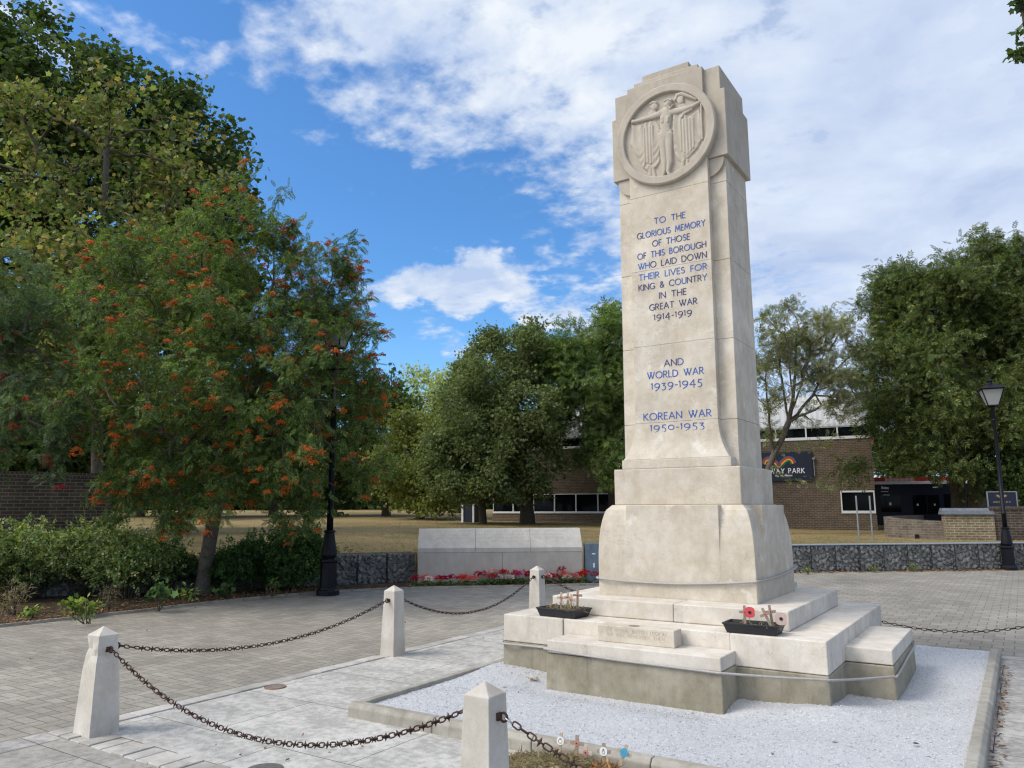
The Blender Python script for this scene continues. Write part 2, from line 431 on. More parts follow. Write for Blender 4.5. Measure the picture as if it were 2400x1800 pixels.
def leaf_mat(name, cols, transl=.38, rough=.5):
    if name.endswith('leaves') and 'curled' not in name: cols = [(2.15 * c_[0], 1.95 * c_[1], 1.7 * c_[2]) for c_ in cols]
    m_ = bpy.data.materials.new(name); m_.use_nodes = True
    t = NT(m_.node_tree); nd = m_.node_tree.nodes; b = nd['Principled BSDF']; out = nd['Material Output']
    g = t.n('ShaderNodeNewGeometry')
    if len(cols) > 2 and name.endswith('leaves'): cols = [tuple(x * f_ for x in c_) for i_, c_ in enumerate(cols) for f_ in ((.62, 1.0, 1.5) if i_ % 2 else (.85, 1.25, 1.75))]
    k = len(cols)
    c = t.ramp(g.outputs['Random Per Island'], [((i + .5) / k if k > 1 else 0, cc) for i, cc in enumerate(cols)])
    lo = t.noise(g.outputs['Position'], .9, 3, .6)
    c = t.vm('MULTIPLY', c, t.mapr(lo, .3, .7, .72, 1.3))
    t.put(b.inputs['Base Color'], c); b.inputs['Roughness'].default_value = rough + .05; b.inputs['Specular IOR Level'].default_value = .22
    tr = t.n('ShaderNodeBsdfTranslucent'); t.put(tr.inputs[0], t.vm('MULTIPLY', c, (1.25, 1.35, .75)))
    mx = t.n('ShaderNodeMixShader'); mx.inputs[0].default_value = transl
    t.nt.links.new(b.outputs[0], mx.inputs[1]); t.nt.links.new(tr.outputs[0], mx.inputs[2]); t.nt.links.new(mx.outputs[0], out.inputs[0])
    return m_
L_ROWAN = leaf_mat('rowan_leaves', [(.024, .050, .018), (.036, .068, .022), (.050, .084, .028), (.036, .070, .022), (.085, .10, .030)])
L_ROWAN2 = leaf_mat('red_berried_rowan_leaves', [(.034, .062, .034), (.046, .080, .040), (.075, .10, .055), (.05, .085, .042)])
L_SYC = leaf_mat('yellow_green_leaves', [(.045, .070, .022), (.064, .088, .029), (.084, .108, .038), (.056, .078, .026), (.115, .10, .042)])
L_SYCDARK = leaf_mat('dark_sycamore_leaves', [(.018, .034, .012), (.027, .046, .015), (.038, .058, .019), (.024, .042, .014)])
L_KEYS = leaf_mat('tan_seed_keys', [(.22, .155, .075), (.17, .14, .06), (.24, .175, .09)])
L_WILLOW = leaf_mat('olive_leaves', [(.046, .067, .028), (.060, .082, .035), (.076, .098, .045), (.053, .075, .033)])
L_ASHC = leaf_mat('mid_green_ash_leaves', [(.036, .066, .022), (.05, .085, .028), (.065, .10, .034), (.085, .115, .04)])
L_PALE = leaf_mat('pale_green_leaves', [(.13, .18, .085), (.16, .20, .09), (.19, .21, .105)])
L_YEL = leaf_mat('yellowish_leaves', [(.066, .084, .025), (.084, .10, .029), (.055, .074, .024)])
L_LASH = leaf_mat('thin_ash_leaves', [(.060, .085, .040), (.075, .10, .05), (.09, .105, .055), (.06, .08, .04), (.11, .09, .06)])
L_RASH = leaf_mat('right_ash_leaves', [(.022, .038, .015), (.031, .050, .019), (.044, .066, .022), (.034, .053, .018), (.075, .085, .026)])
L_BGDARK = leaf_mat('dark_hedge_leaves', [(.016, .031, .011), (.024, .043, .014), (.034, .054, .017)])
L_ROSE = leaf_mat('rose_leaves', [(.045, .078, .030), (.07, .105, .045), (.11, .145, .062), (.06, .092, .04), (.16, .18, .085)])
L_BUSH = leaf_mat('dark_bush_leaves', [(.018, .042, .016), (.028, .06, .02), (.04, .078, .026)])
L_GER = leaf_mat('geranium_leaves', [(.045, .085, .03), (.06, .11, .04), (.05, .09, .03)])
L_WEED = leaf_mat('weed_leaves', [(.09, .14, .03), (.07, .12, .03), (.12, .16, .04)])
L_DRY = leaf_mat('dry_stalks', [(.30, .24, .15), (.24, .19, .11), (.36, .30, .20), (.20, .17, .09)])
L_ORANGE = leaf_mat('orange_berries', [(.46, .085, .015), (.60, .13, .02), (.68, .17, .025), (.50, .10, .015)], .1, .35)
L_REDB = leaf_mat('red_berries', [(.42, .02, .022), (.50, .03, .03), (.38, .02, .02)], .1, .35)
PETALS = dict(red=leaf_mat('red_petals', [(.50, .012, .018), (.62, .02, .02)], .25), crimson=leaf_mat('crimson_petals', [(.34, .010, .04), (.42, .012, .06)], .25),
              coral=leaf_mat('coral_petals', [(.68, .10, .10), (.72, .15, .13)], .25), pink=leaf_mat('pale_pink_petals', [(.74, .42, .48), (.74, .5, .54)], .25),
              white=leaf_mat('white_petals', [(.78, .74, .72), (.80, .70, .72)], .25), magenta=leaf_mat('magenta_petals', [(.58, .05, .22), (.62, .08, .26)], .25))
LITTER = leaf_mat('leaf_litter', [(.20, .10, .045), (.28, .16, .08), (.13, .08, .05), (.34, .22, .12), (.10, .07, .045)], .1, .8)

def paver_mat():
    def fn(t, b):
        g = t.n('ShaderNodeNewGeometry').outputs['Position']
        s_ = t.n('ShaderNodeSeparateXYZ'); t.put(s_.inputs[0], g)
        W = .105
        rot = R(2)
        x = t.m('DIVIDE', s_.outputs[0], W); y = t.m('DIVIDE', s_.outputs[1], W)
        i = t.m('FLOOR', x); j = t.m('FLOOR', y); fx = t.m('SUBTRACT', x, i); fy = t.m('SUBTRACT', y, j)
        df = t.m('SUBTRACT', i, j)
        k = t.m('SUBTRACT', df, t.m('MULTIPLY', t.m('FLOOR', t.m('DIVIDE', df, 4.0)), 4.0))
        def eq(n): return t.m('COMPARE', k, float(n), .2)
        e0, e1, e2, e3 = eq(0), eq(1), eq(2), eq(3)
        dl = t.m('ADD', fx, t.m('MULTIPLY', e1, 9)); dr = t.m('ADD', t.m('SUBTRACT', 1., fx), t.m('MULTIPLY', e0, 9))
        db = t.m('ADD', fy, t.m('MULTIPLY', e2, 9)); dt = t.m('ADD', t.m('SUBTRACT', 1., fy), t.m('MULTIPLY', e3, 9))
        d_h = t.m('MINIMUM', t.m('MINIMUM', dl, dr), t.m('MINIMUM', db, dt))
        ci = t.n('ShaderNodeCombineXYZ'); t.put(ci.inputs[0], t.m('SUBTRACT', i, e1)); t.put(ci.inputs[1], t.m('SUBTRACT', j, e2))
        # running bond east of the memorial
        o = t.n('ShaderNodeTexBrick'); o.offset = .5; t.put(o.inputs['Vector'], g); o.inputs['Scale'].default_value = 1
        o.inputs['Brick Width'].default_value = .21; o.inputs['Row Height'].default_value = .21; o.inputs['Mortar Size'].default_value = .006; o.inputs['Mortar Smooth'].default_value = .2
        o.inputs['Color1'].default_value = (0, 0, 0, 1); o.inputs['Color2'].default_value = (1, 1, 1, 1); o.inputs['Mortar'].default_value = (.5, .5, .5, 1)
        west = t.m('LESS_THAN', s_.outputs[0], -1.2)
        wn = t.n('ShaderNodeTexWhiteNoise', noise_dimensions='2D'); t.put(wn.inputs['Vector'], ci.outputs[0])
        rnd = t.m('ADD', t.m('MULTIPLY', wn.outputs[0], west), t.m('MULTIPLY', o.outputs['Color'], t.m('SUBTRACT', 1., west)))
        jm = t.m('ADD', t.m('MULTIPLY', t.mapr(d_h, .02, .06, 1, 0), west), t.m('MULTIPLY', o.outputs['Fac'], t.m('SUBTRACT', 1., west)))
        n = t.noise(g, .55, 6, .65, .4); n2 = t.noise(g, 38, 4, .65); n3 = t.noise(g, 5, 5, .6)
        c = t.mix(rnd, (.242, .222, .188), (.315, .290, .247))
        c = t.vm('MULTIPLY', c, t.mapr(n, .3, .7, .78, 1.2)); c = t.vm('MULTIPLY', c, t.mapr(n3, .3, .7, .88, 1.1))
        c = t.vm('MULTIPLY', c, t.mapr(n2, .3, .7, .84, 1.14))
        c = t.mix(t.m('MULTIPLY', jm, t.mapr(n3, .3, .6, .45, .85)), c, (.075, .07, .055))
        spot = t.mapr(t.voro(g, 7.0), .0, .035, 1, 0)
        c = t.mix(t.m('MULTIPLY', spot, t.mapr(t.noise(g, 3), .55, .6)), c, (.5, .48, .44))
        t.put(b.inputs['Base Color'], c)
        t.put(b.inputs['Normal'], t.bump(t.m('SUBTRACT', t.m('ADD', t.m('MULTIPLY', n2, .35), t.m('MULTIPLY', rnd, .3)), jm), .35, .006))
    return material('block_paving', fn, .85, .25)
M_PAVE = paver_mat()
def slab_mat(name, c1, c2, joint=(.10, .095, .08), size=.62, dark=.75):
    def fn(t, b):
        g = t.n('ShaderNodeNewGeometry').outputs['Position']
        o = t.n('ShaderNodeTexBrick'); o.offset = .5; t.put(o.inputs['Vector'], t.vm('ADD', g, (.17, .21, 0))); o.inputs['Scale'].default_value = 1
        o.inputs['Brick Width'].default_value = size * 1.45; o.inputs['Row Height'].default_value = size; o.inputs['Mortar Size'].default_value = .0035; o.inputs['Mortar Smooth'].default_value = .4
        o.inputs['Color1'].default_value = (.93, .93, .93, 1); o.inputs['Color2'].default_value = (1.06, 1.06, 1.06, 1)
        n = t.noise(g, 1.3, 7, .68, .5); n2 = t.noise(g, 17, 6, .7); n3 = t.noise(t.scale(g, (1, 1.3, 1)), 3.4, 8, .74, .1)
        k = t.mapr(t.m('ADD', t.m('MULTIPLY', n, .55), t.m('MULTIPLY', n3, .6)), .46, .68)
        k = t.m('ADD', k, t.mapr(n2, .40, .64, -.42, .48), clamp=True)
        c = t.mix(t.m('MULTIPLY', k, dark), c1, c2)
        c = t.vm('MULTIPLY', c, o.outputs['Color'])
        fine = t.noise(g, 140, 3)
        c = t.vm('MULTIPLY', c, t.mapr(fine, .3, .7, .87, 1.1))
        jm = t.m('MULTIPLY', o.outputs['Fac'], t.mapr(n3, .38, .62, .05, .6))
        c = t.mix(jm, c, joint)
        t.put(b.inputs['Base Color'], c)
        t.put(b.inputs['Normal'], t.bump(t.m('ADD', t.m('MULTIPLY', n2, .6), t.m('MULTIPLY', o.outputs['Fac'], -.6)), .3, .005))
    return material(name, fn, .88, .2)
M_SLAB = slab_mat('weathered_concrete', (.50, .485, .452), (.21, .203, .186), size=.92, dark=.62)
M_SLAB2 = slab_mat('grey_concrete', (.37, .35, .315), (.20, .187, .165), size=.75)
M_SLAB3 = slab_mat('pale_paving_slabs', (.42, .40, .375), (.21, .20, .185), size=.45)
def gravel_fn(t, b):
    g = t.n('ShaderNodeNewGeometry').outputs['Position']
    v = t.n('ShaderNodeTexVoronoi'); t.put(v.inputs['Vector'], g); v.inputs['Scale'].default_value = 130
    e = t.voro(g, 130, 'DISTANCE_TO_EDGE')
    rs = t.n('ShaderNodeSeparateColor'); t.put(rs.inputs[0], v.outputs['Color'])
    c = t.mix(rs.outputs[0], (.435, .442, .455), (.58, .588, .60))
    c = t.mix(t.mapr(e, .0, .09, .42, 0), c, (.27, .275, .29))
    c = t.vm('MULTIPLY', c, t.mapr(t.noise(g, 1.6, 4), .3, .7, .93, 1.06))
    dk = t.mapr(t.noise(g, 60, 3, .7), .60, .70, 0, .30)
    c = t.mix(dk, c, (.22, .23, .26))
    t.put(b.inputs['Base Color'], c)
    t.put(b.inputs['Normal'], t.bump(t.m('ADD', t.mapr(e, 0, .2), t.m('MULTIPLY', rs.outputs[1], .8)), .45, .006))
M_GRAVEL = material('white_marble_chippings', gravel_fn, .8, .3)
def lawn_fn(t, b):
    g = t.n('ShaderNodeNewGeometry').outputs['Position']
    n = t.noise(t.scale(g, (1, 1, 1)), .16, 6, .65, .6); n2 = t.noise(g, 2.2, 6, .7); n3 = t.noise(g, 25, 4, .7)
    c = t.ramp(t.m('ADD', n, t.m('MULTIPLY', t.m('SUBTRACT', n2, .5), .5)), [(.30, (.135, .125, .045)), (.45, (.215, .165, .078)), (.60, (.29, .215, .11)), (.75, (.20, .16, .07))])
    c = t.vm('MULTIPLY', c, t.mapr(n3, .3, .7, .8, 1.18))
    t.put(b.inputs['Base Color'], c); t.put(b.inputs['Normal'], t.bump(t.m('ADD', n3, n2), .6, .04))
M_LAWN = material('dry_lawn', lawn_fn, .95, .1)
def soilbed_fn(t, b):
    g = t.n('ShaderNodeNewGeometry').outputs['Position']
    n = t.noise(g, 6, 6, .7); n2 = t.noise(g, 40, 4, .7)
    c = t.ramp(t.m('ADD', t.m('MULTIPLY', n, .6), t.m('MULTIPLY', n2, .4)), [(.35, (.035, .028, .02)), (.5, (.075, .055, .038)), (.62, (.14, .10, .065)), (.7, (.09, .10, .04))])
    t.put(b.inputs['Base Color'], c); t.put(b.inputs['Normal'], t.bump(n2, .9, .03))
M_BED = material('planting_soil', soilbed_fn, .95, .1)
def rock_fn(t, b):
    g = t.n('ShaderNodeNewGeometry'); P = g.outputs['Position']
    c = t.ramp(g.outputs['Random Per Island'], [(0, (.145, .142, .136)), (.4, (.21, .205, .197)), (.75, (.265, .258, .245)), (1, (.33, .318, .295))])
    c = t.vm('MULTIPLY', c, t.mapr(t.noise(P, 22, 5, .7), .3, .7, .75, 1.25))
    t.put(b.inputs['Base Color'], c); t.put(b.inputs['Normal'], t.bump(t.noise(P, 35, 5, .7), .6, .02))
M_ROCK = material('gabion_rock', rock_fn, .85, .25)
M_WIRE = flat('gabion_wire', (.06, .062, .066), .5, .4)
M_LID = flat('grey_gabion_lid', (.26, .30, .33), .6, .1, .25, 5)
def roof_fn(t, b):
    tc = t.n('ShaderNodeTexCoord').outputs['Object']
    s_ = t.n('ShaderNodeSeparateXYZ'); t.put(s_.inputs[0], tc)
    wv = t.m('SINE', t.m('MULTIPLY', s_.outputs[0], 2 * math.pi / .22))
    c = t.mix(t.mapr(t.noise(tc, 1.5, 5), .3, .7), (.56, .59, .63), (.66, .69, .72))
    t.put(b.inputs['Base Color'], c); t.put(b.inputs['Normal'], t.bump(wv, .22, .03))
M_ROOF = material('ribbed_white_metal', roof_fn, .5, .4)
#@@GEOM

# ------------------------------------------------------------------ stroke lettering
def arc(cx, cy, rx, ry, a0, a1, n=12):
    return [(cx + rx * math.cos(R(a0 + (a1 - a0) * i / n)), cy + ry * math.sin(R(a0 + (a1 - a0) * i / n))) for i in range(n + 1)]
GL = {
 'A': (.80, [[(0, 0), (.40, 1), (.80, 0)], [(.15, .34), (.65, .34)]]),
 'B': (.50, [[(0, 0), (0, 1)], [(0, 1), (.2, 1)] + arc(.2, .77, .23, .23, 90, -90) + [(0, .54)], [(0, .54), (.22, .54)] + arc(.22, .27, .28, .27, 90, -90) + [(0, 0)]]),
 'C': (.80, [arc(.5, .5, .5, .5, 48, 312, 18)]),
 'D': (.76, [[(0, 0), (0, 1)], [(0, 1), (.26, 1)] + arc(.26, .5, .5, .5, 90, -90, 14) + [(0, 0)]]),
 'E': (.44, [[(0, 0), (0, 1)], [(0, 1), (.44, 1)], [(0, .52), (.38, .52)], [(0, 0), (.44, 0)]]),
 'F': (.42, [[(0, 0), (0, 1)], [(0, 1), (.42, 1)], [(0, .52), (.36, .52)]]),
 'G': (.86, [arc(.5, .5, .5, .5, 48, 322, 18) + [(.86, .44), (.60, .44)]]),
 'H': (.70, [[(0, 0), (0, 1)], [(.70, 0), (.70, 1)], [(0, .52), (.70, .52)]]),
 'I': (.02, [[(0, 0), (0, 1)]]),
 'K': (.62, [[(0, 0), (0, 1)], [(.56, 1), (0, .45)], [(.14, .58), (.62, 0)]]),
 'L': (.42, [[(0, 1), (0, 0), (.42, 0)]]),
 'M': (.92, [[(0, 0), (.13, 1), (.46, .22), (.79, 1), (.92, 0)]]),
 'N': (.72, [[(0, 0), (0, 1), (.72, 0), (.72, 1)]]),
 'O': (1.0, [arc(.5, .5, .5, .5, 0, 360, 22)]),
 'P': (.52, [[(0, 0), (0, 1)], [(0, 1), (.24, 1)] + arc(.24, .74, .27, .26, 90, -90) + [(0, .48)]]),
 'R': (.58, [[(0, 0), (0, 1)], [(0, 1), (.24, 1)] + arc(.24, .74, .26, .26, 90, -90) + [(0, .48)], [(.20, .48), (.58, 0)]]),
 'S': (.50, [arc(.26, .75, .22, .25, 40, 250, 10) + arc(.24, .26, .26, .26, 75, -140, 10)]),
 'T': (.66, [[(.33, 0), (.33, 1)], [(0, 1), (.66, 1)]]),
 'U': (.68, [[(0, 1), (0, .32)] + arc(.34, .34, .34, .34, 180, 360) + [(.68, 1)]]),
 'V': (.76, [[(0, 1), (.38, 0), (.76, 1)]]),
 'W': (1.12, [[(0, 1), (.30, 0), (.64, 1)], [(.46, 1), (.80, 0), (1.12, 1)]]),
 'X': (.68, [[(0, 0), (.68, 1)], [(0, 1), (.68, 0)]]),
 'Y': (.68, [[(0, 1), (.34, .50), (.68, 1)], [(.34, .50), (.34, 0)]]),
 '&': (.72, [[(.70, 0), (.20, .66)] + arc(.33, .80, .17, .19, 215, -30, 10) + [(.06, .36)] + arc(.28, .24, .25, .24, 160, 330, 10) + [(.70, .46)]]),
 '-': (.26, [[(0, .36), (.26, .36)]]), '.': (.05, [[(0, 0), (.05, 0)]]), ',': (.05, [[(.05, .05), (0, -.15)]]),
 '1': (.10, [[(.06, -.02), (.06, .92), (-.04, .80)]]),
 '9': (.58, [arc(.29, .52, .29, .31, 0, 360, 18), [(.58, .52), (.55, .22), (.40, -.08), (.10, -.34)]]),
 '4': (.60, [[(.44, -.34), (.44, .92), (0, .14), (.62, .14)]]),
 '3': (.48, [[(.02, .80), (.40, .80), (.20, .44)] + arc(.18, .06, .28, .34, 80, -120, 12)]),
 '5': (.48, [[(.46, .86), (.14, .86), (.08, .42)] + arc(.18, .06, .28, .36, 105, -120, 12)]),
 '0': (.60, [arc(.30, .40, .30, .38, 0, 360, 18)]),
}
for ch, a in dict(a=[arc(.24, .3, .24, .3, 0, 360, 12), [(.48, .6), (.48, 0)]], c=[arc(.26, .3, .26, .3, 45, 315, 10)], d=[arc(.24, .3, .24, .3, 0, 360, 12), [(.48, 1), (.48, 0)]],
                  e=[[(0, .32), (.5, .32)] + arc(.25, .3, .25, .3, 5, 310, 12)], f=[[(.12, 0), (.12, .8)] + arc(.27, .8, .15, .18, 180, 80, 5), [(0, .58), (.28, .58)]],
                  g=[arc(.24, .3, .24, .3, 0, 360, 12), [(.48, .6), (.48, -.1)] + arc(.25, -.1, .23, .2, 0, -150, 8)], i=[[(0, 0), (0, .6)], [(0, .8), (0, .86)]], l=[[(0, 0), (0, 1)]],
                  n=[[(0, 0), (0, .6)], [(0, .36)] + arc(.2, .38, .2, .22, 180, 0, 8) + [(.4, 0)]], x=[[(0, 0), (.42, .6)], [(0, .6), (.42, 0)]],
                  w=[[(0, .6), (.17, 0), (.34, .6), (.51, 0), (.68, .6)]], y=[[(0, .6), (.22, 0)], [(.44, .6), (.12, -.25)]]).items():
    GL[ch] = (max(x for s_ in a for x, _ in s_), a)
def text_width(txt, track, space):
    wd = 0
    for ch in txt: wd += space if ch == ' ' else GL[ch][0] + track
    return wd - track
def letter(mb, txt, x0, z0, h, width=None, wt=.12, track=.26, space=.62, y=0.0, thick=.003, colours=None):
    """write txt from x0 on baseline z0 with capitals h high, standing `thick` proud of plane y"""
    W0 = text_width(txt, track, space)
    sx = h if width is None else width / W0
    x = x0; k = 0
    for ch in txt:
        if ch == ' ': x += space * sx; continue
        gw, strokes = GL[ch]
        if colours: mb.cur = colours(ch, k)
        for st in strokes:
            pts = [(x + px * sx, z0 + pz * h) for px, pz in st]
            for (ax, az), (bx, bz) in zip(pts[:-1], pts[1:]):
                dx, dz = bx - ax, bz - az; L = math.hypot(dx, dz)
                if L < 1e-6: continue
                ux, uz = dx / L, dz / L; ww = wt * h / 2 * (0.86 if abs(uz) < .5 else 1.0); e = ww * .55
                k += 1; t = thick + .00005 * (k % 9)
                a = (ax - ux * e, az - uz * e); b = (bx + ux * e, bz + uz * e)
                mb.prism([(a[0] + uz * ww, a[1] - ux * ww), (b[0] + uz * ww, b[1] - ux * ww), (b[0] - uz * ww, b[1] + ux * ww), (a[0] - uz * ww, a[1] + ux * ww)], y - t, y + .002, 'y')
        x += (gw + track) * sx
    return mb

# ------------------------------------------------------------------ ground sheets
def poly_sheet(name, pts, z, mat, kind='structure', parent=None):
    me = np_mesh(name, [(x, y, z) for x, y in pts], list(range(len(pts))), [len(pts)])
    return tag(link(name, me, mat, parent), kind=kind)
def grid_sheet(name, P, mat, kind='structure', smooth=True):
    n, m_, _ = P.shape
    i, j = np.meshgrid(np.arange(n - 1), np.arange(m_ - 1), indexing='ij')
    a = i * m_ + j
    f = np.stack([a, a + m_, a + m_ + 1, a + 1], -1).reshape(-1)
    return tag(link(name, np_mesh(name, P.reshape(-1, 3), f, np.full((n - 1) * (m_ - 1), 4), smooth), mat), kind=kind)
poly_sheet('ground', [(-900, -900), (900, -900), (900, 900), (-900, 900)], -.25, M_BED)
poly_sheet('paving', [(-60, -60), (60, -60), (60, 40), (20, 30), (-60, 30)], GZ, M_PAVE)
# weathered concrete inside the chains, its edging setts, and the slabs outside
x0c, x1c, y0c, y1c = -2.93, 3.62, -4.32, 1.98
poly_sheet('concrete_apron', [(x0c, y0c), (x1c, y0c), (x1c, y1c), (x0c, y1c)], GZ + .004, M_SLAB)
poly_sheet('slab_path', [(2.42, y0c), (3.62, y0c), (3.62, y1c), (2.42, y1c)], GZ + .008, M_SLAB3)
poly_sheet('forecourt', [(-2.86, -14), (14, -14), (14, -4.56), (-2.86, -4.56)], GZ + .004, M_SLAB2)
poly_sheet('forecourt_strip', [(-3.10, -14), (-2.86, -14), (-2.86, -4.56), (-3.10, -4.56)], GZ + .006, M_SLAB3)
M_SETT = stone_mat('edging_sett_stone', (.33, .315, .285), (.45, .43, .40), stain=(.16, .15, .13), stain_amt=.5, tint=.18)
mb = MB()
def setts(mb, x0, x1, y0, y1, along, step):
    n = max(1, int(round(((x1 - x0) if along == 'x' else (y1 - y0)) / step)))
    for k in range(n):
        t = random.uniform(.006, .016)
        if along == 'x':
            a = x0 + (x1 - x0) * k / n; mb.box(a + .004, a + (x1 - x0) / n - .004, y0, y1, GZ - .02, GZ + t)
        else:
            a = y0 + (y1 - y0) * k / n; mb.box(x0, x1, a + .004, a + (y1 - y0) / n - .004, GZ - .02, GZ + t)
setts(mb, -3.08, -2.935, -4.55, 2.0, 'y', .30)
setts(mb, -2.92, 14, -4.55, -4.33, 'x', .13)
setts(mb, -3.08, 14, 2.03, 2.17, 'x', .21)
tag(mb.build('edging_setts', M_SETT, None, .006), kind='structure')
# gravel bed and its kerb
KX0, KX1, KY0, KY1 = -1.62, 2.42, -3.12, 1.99
mb = MB()
def kerbrun(mb, p, q, wd, n, zt=.055):
    p, q = np.array(p, float), np.array(q, float)
    for k in range(n):
        a = p + (q - p) * k / n; b = p + (q - p) * (k + 1) / n; d = (b - a) / np.linalg.norm(b - a)
        a = a + d * .0025; b = b - d * .0025; nrm = np.array((d[1], -d[0]))     # outside on the right
        o1, o2 = a, b; i1, i2 = a - nrm * wd, b - nrm * wd; ch = .03
        c1, c2 = a - nrm * .028, b - nrm * .028
        mb.add([(*o1, GZ - .05), (*o2, GZ - .05), (*i2, GZ - .05), (*i1, GZ - .05), (*o1, zt - ch), (*o2, zt - ch), (*c1, zt), (*c2, zt), (*i1, zt), (*i2, zt)],
               [(3, 2, 1, 0), (0, 1, 5, 4), (4, 5, 7, 6), (6, 7, 9, 8), (2, 3, 8, 9), (0, 4, 6, 8, 3), (1, 2, 9, 7, 5)])
kerbrun(mb, (KX0, KY0), (KX1, KY0), .09, 5)
kerbrun(mb, (KX1, KY0 + .092), (KX1, KY1), .09, 6)
kerbrun(mb, (KX0, KY1), (KX0, KY0 + .092), .09, 6)
tag(mb.build('gravel_kerb', M_KERB, None, .008), kind='structure')
nx, ny = 240, 300
gx, gy = np.meshgrid(np.linspace(KX0 + .085, KX1 - .085, nx), np.linspace(KY0 + .085, KY1, ny), indexing='ij')
gz = np.full_like(gx, .022)
def gb(cx, cy, s_, h): return h * np.exp(-((gx - cx) ** 2 + (gy - cy) ** 2) / (2 * s_ * s_))
gz += gb(-1.44, -1.3, .28, .03) + gb(1.44, -1.3, .22, .035) + gb(-1.5, .2, .5, .015)
gz -= .05 * np.exp(-((np.clip(np.abs(gx) - .75, 0, 9)) ** 2) / .03 - (gy + 1.75) ** 2 / .06)
gz -= gb(1.9, -.2, .5, .03)
gz += rng.normal(0, .0022, gx.shape)
tag(link('gravel', np_mesh('gravel', np.stack([gx, gy, gz], -1).reshape(-1, 3),
    (lambda a: np.stack([a, a + ny, a + ny + 1, a + 1], -1).reshape(-1))((np.arange(nx - 1)[:, None] * ny + np.arange(ny - 1)[None]).reshape(-1)),
    np.full((nx - 1) * (ny - 1), 4), True), M_GRAVEL), kind='stuff')

# planting bed on the left and the lawn behind the walls
bed_edge = [(-8.3, -9.0), (-8.75, -4.5), (-8.70, -2.42), (-8.55, -.82), (-8.50, .74), (-8.25, 2.3), (-8.02, 2.87), (-7.07, 4.15), (-5.70, 5.34), (-4.65, 6.35), (-3.2, 7.6)]
WALL0 = np.array((-7.87, 5.03)); WALL1 = np.array((-10.2, 1.7))
bed_back = [(-3.2, 8.9), (-7.4, 5.7), (-8.1, 5.2), (-10.6, 1.7), (-13.5, -2.4), (-18, -9)]
poly_sheet('planting_bed', bed_edge + bed_back, GZ + .02, M_BED)
mb = MB()
be = catmull([(*p, 0) for p in bed_edge], 6)
for a, b in zip(be[:-1], be[1:]):
    mb.bar((a[0], a[1], GZ + .0), (b[0], b[1], GZ + .0), .06, .075)
tag(mb.build('bed_edging', M_KERB, None), kind='structure')
le = [(-30, -14), (-18.2, -9), (-13.7, -2.4), (-10.7, 1.75), (-8.2, 5.25), (-6.0, 6.9), (-2.2, 11.55), (2.15, 15.2), (7.75, 19.75), (30, 37), (70, 60)]
ld = catmull([(*p, 0) for p in le], 10)
rows = []
for t in np.concatenate([[0, .3], np.geomspace(1, 420, 46)]):
    row = []
    for p in ld:
        d = np.array(p[:2]) - CAM[:2]; d /= np.linalg.norm(d); q = np.array(p[:2]) + d * t
        row.append((q[0], q[1], float(lawn_z(*q)) + (0 if t == 0 else .02 * math.sin(q[0] * 1.3) * math.sin(q[1] * .9))))
    rows.append(row)
rows.insert(0, [(p[0], p[1], -.2) for p in ld])
grid_sheet('lawn', np.array(rows), M_LAWN)

# ------------------------------------------------------------------ the memorial
mem = thing('war_memorial', 'tall pale limestone war memorial with carved round relief, blue lettering and stepped base', 'war memorial')
SB = .262
def stone(name, boxes, bev=.007, mat=None, parent=None):
    b = MB()
    for bx in boxes: b.box(*bx)
    return b.build(name, mat or M_STONE, parent or mem, bev)
S1x, S1y, S1t = 1.436, 1.300, .503
S2x, S2y, S2t = 1.095, .977, .659
g = .0015
# lower step, in blocks, with a mid front block set back
bl = []
for xa, xb, ya, yb in ((-S1x, -.80, -S1y, -.5), (-.80, .71, -S1y + .012, -.5), (.71, S1x, -S1y, -.45), (.71, S1x, -.45, .86), (.71, S1x, .86, S1y), (-S1x, -.8, -.5, S1y), (-.8, .71, -.5, S1y)):
    bl.append((xa + g, xb - g, ya + g, yb - g, SB, S1t))
stone('lower_step', bl, .008, M_STONE_TOP)
bl = []
for xa, xb in ((-S2x, .12), (.12, S2x)):
    for ya, yb in ((-S2y, -.35), (-.35, .45), (.45, S2y)):
        bl.append((xa + g, xb - g, ya + g, yb - g, S1t + .002, S2t))
stone('upper_step', bl, .009, M_STONE_TOP)
stone('front_block', [(-.751, .751, -1.656, -S1y + .006, SB + .012, .378)], .008, M_STONE_TOP)
stone('side_block', [(S1x - .004, 1.781, -.641, .641, SB, .378)], .008, M_STONE_TOP)
fb = MB()
fb.frus((-1.443, 1.443, -1.307, 1.3), (-1.438, 1.438, -1.302, 1.3), -.3, SB - .004)
fb.frus((-.764, .764, -1.672, -1.25), (-.756, .756, -1.660, -1.25), -.3, SB + .007)
fb.frus((1.3, 1.797, -.652, .652), (1.3, 1.786, -.645, .645), -.3, SB - .006)
fb.build('footing', M_CONC_BASE, mem, .01)
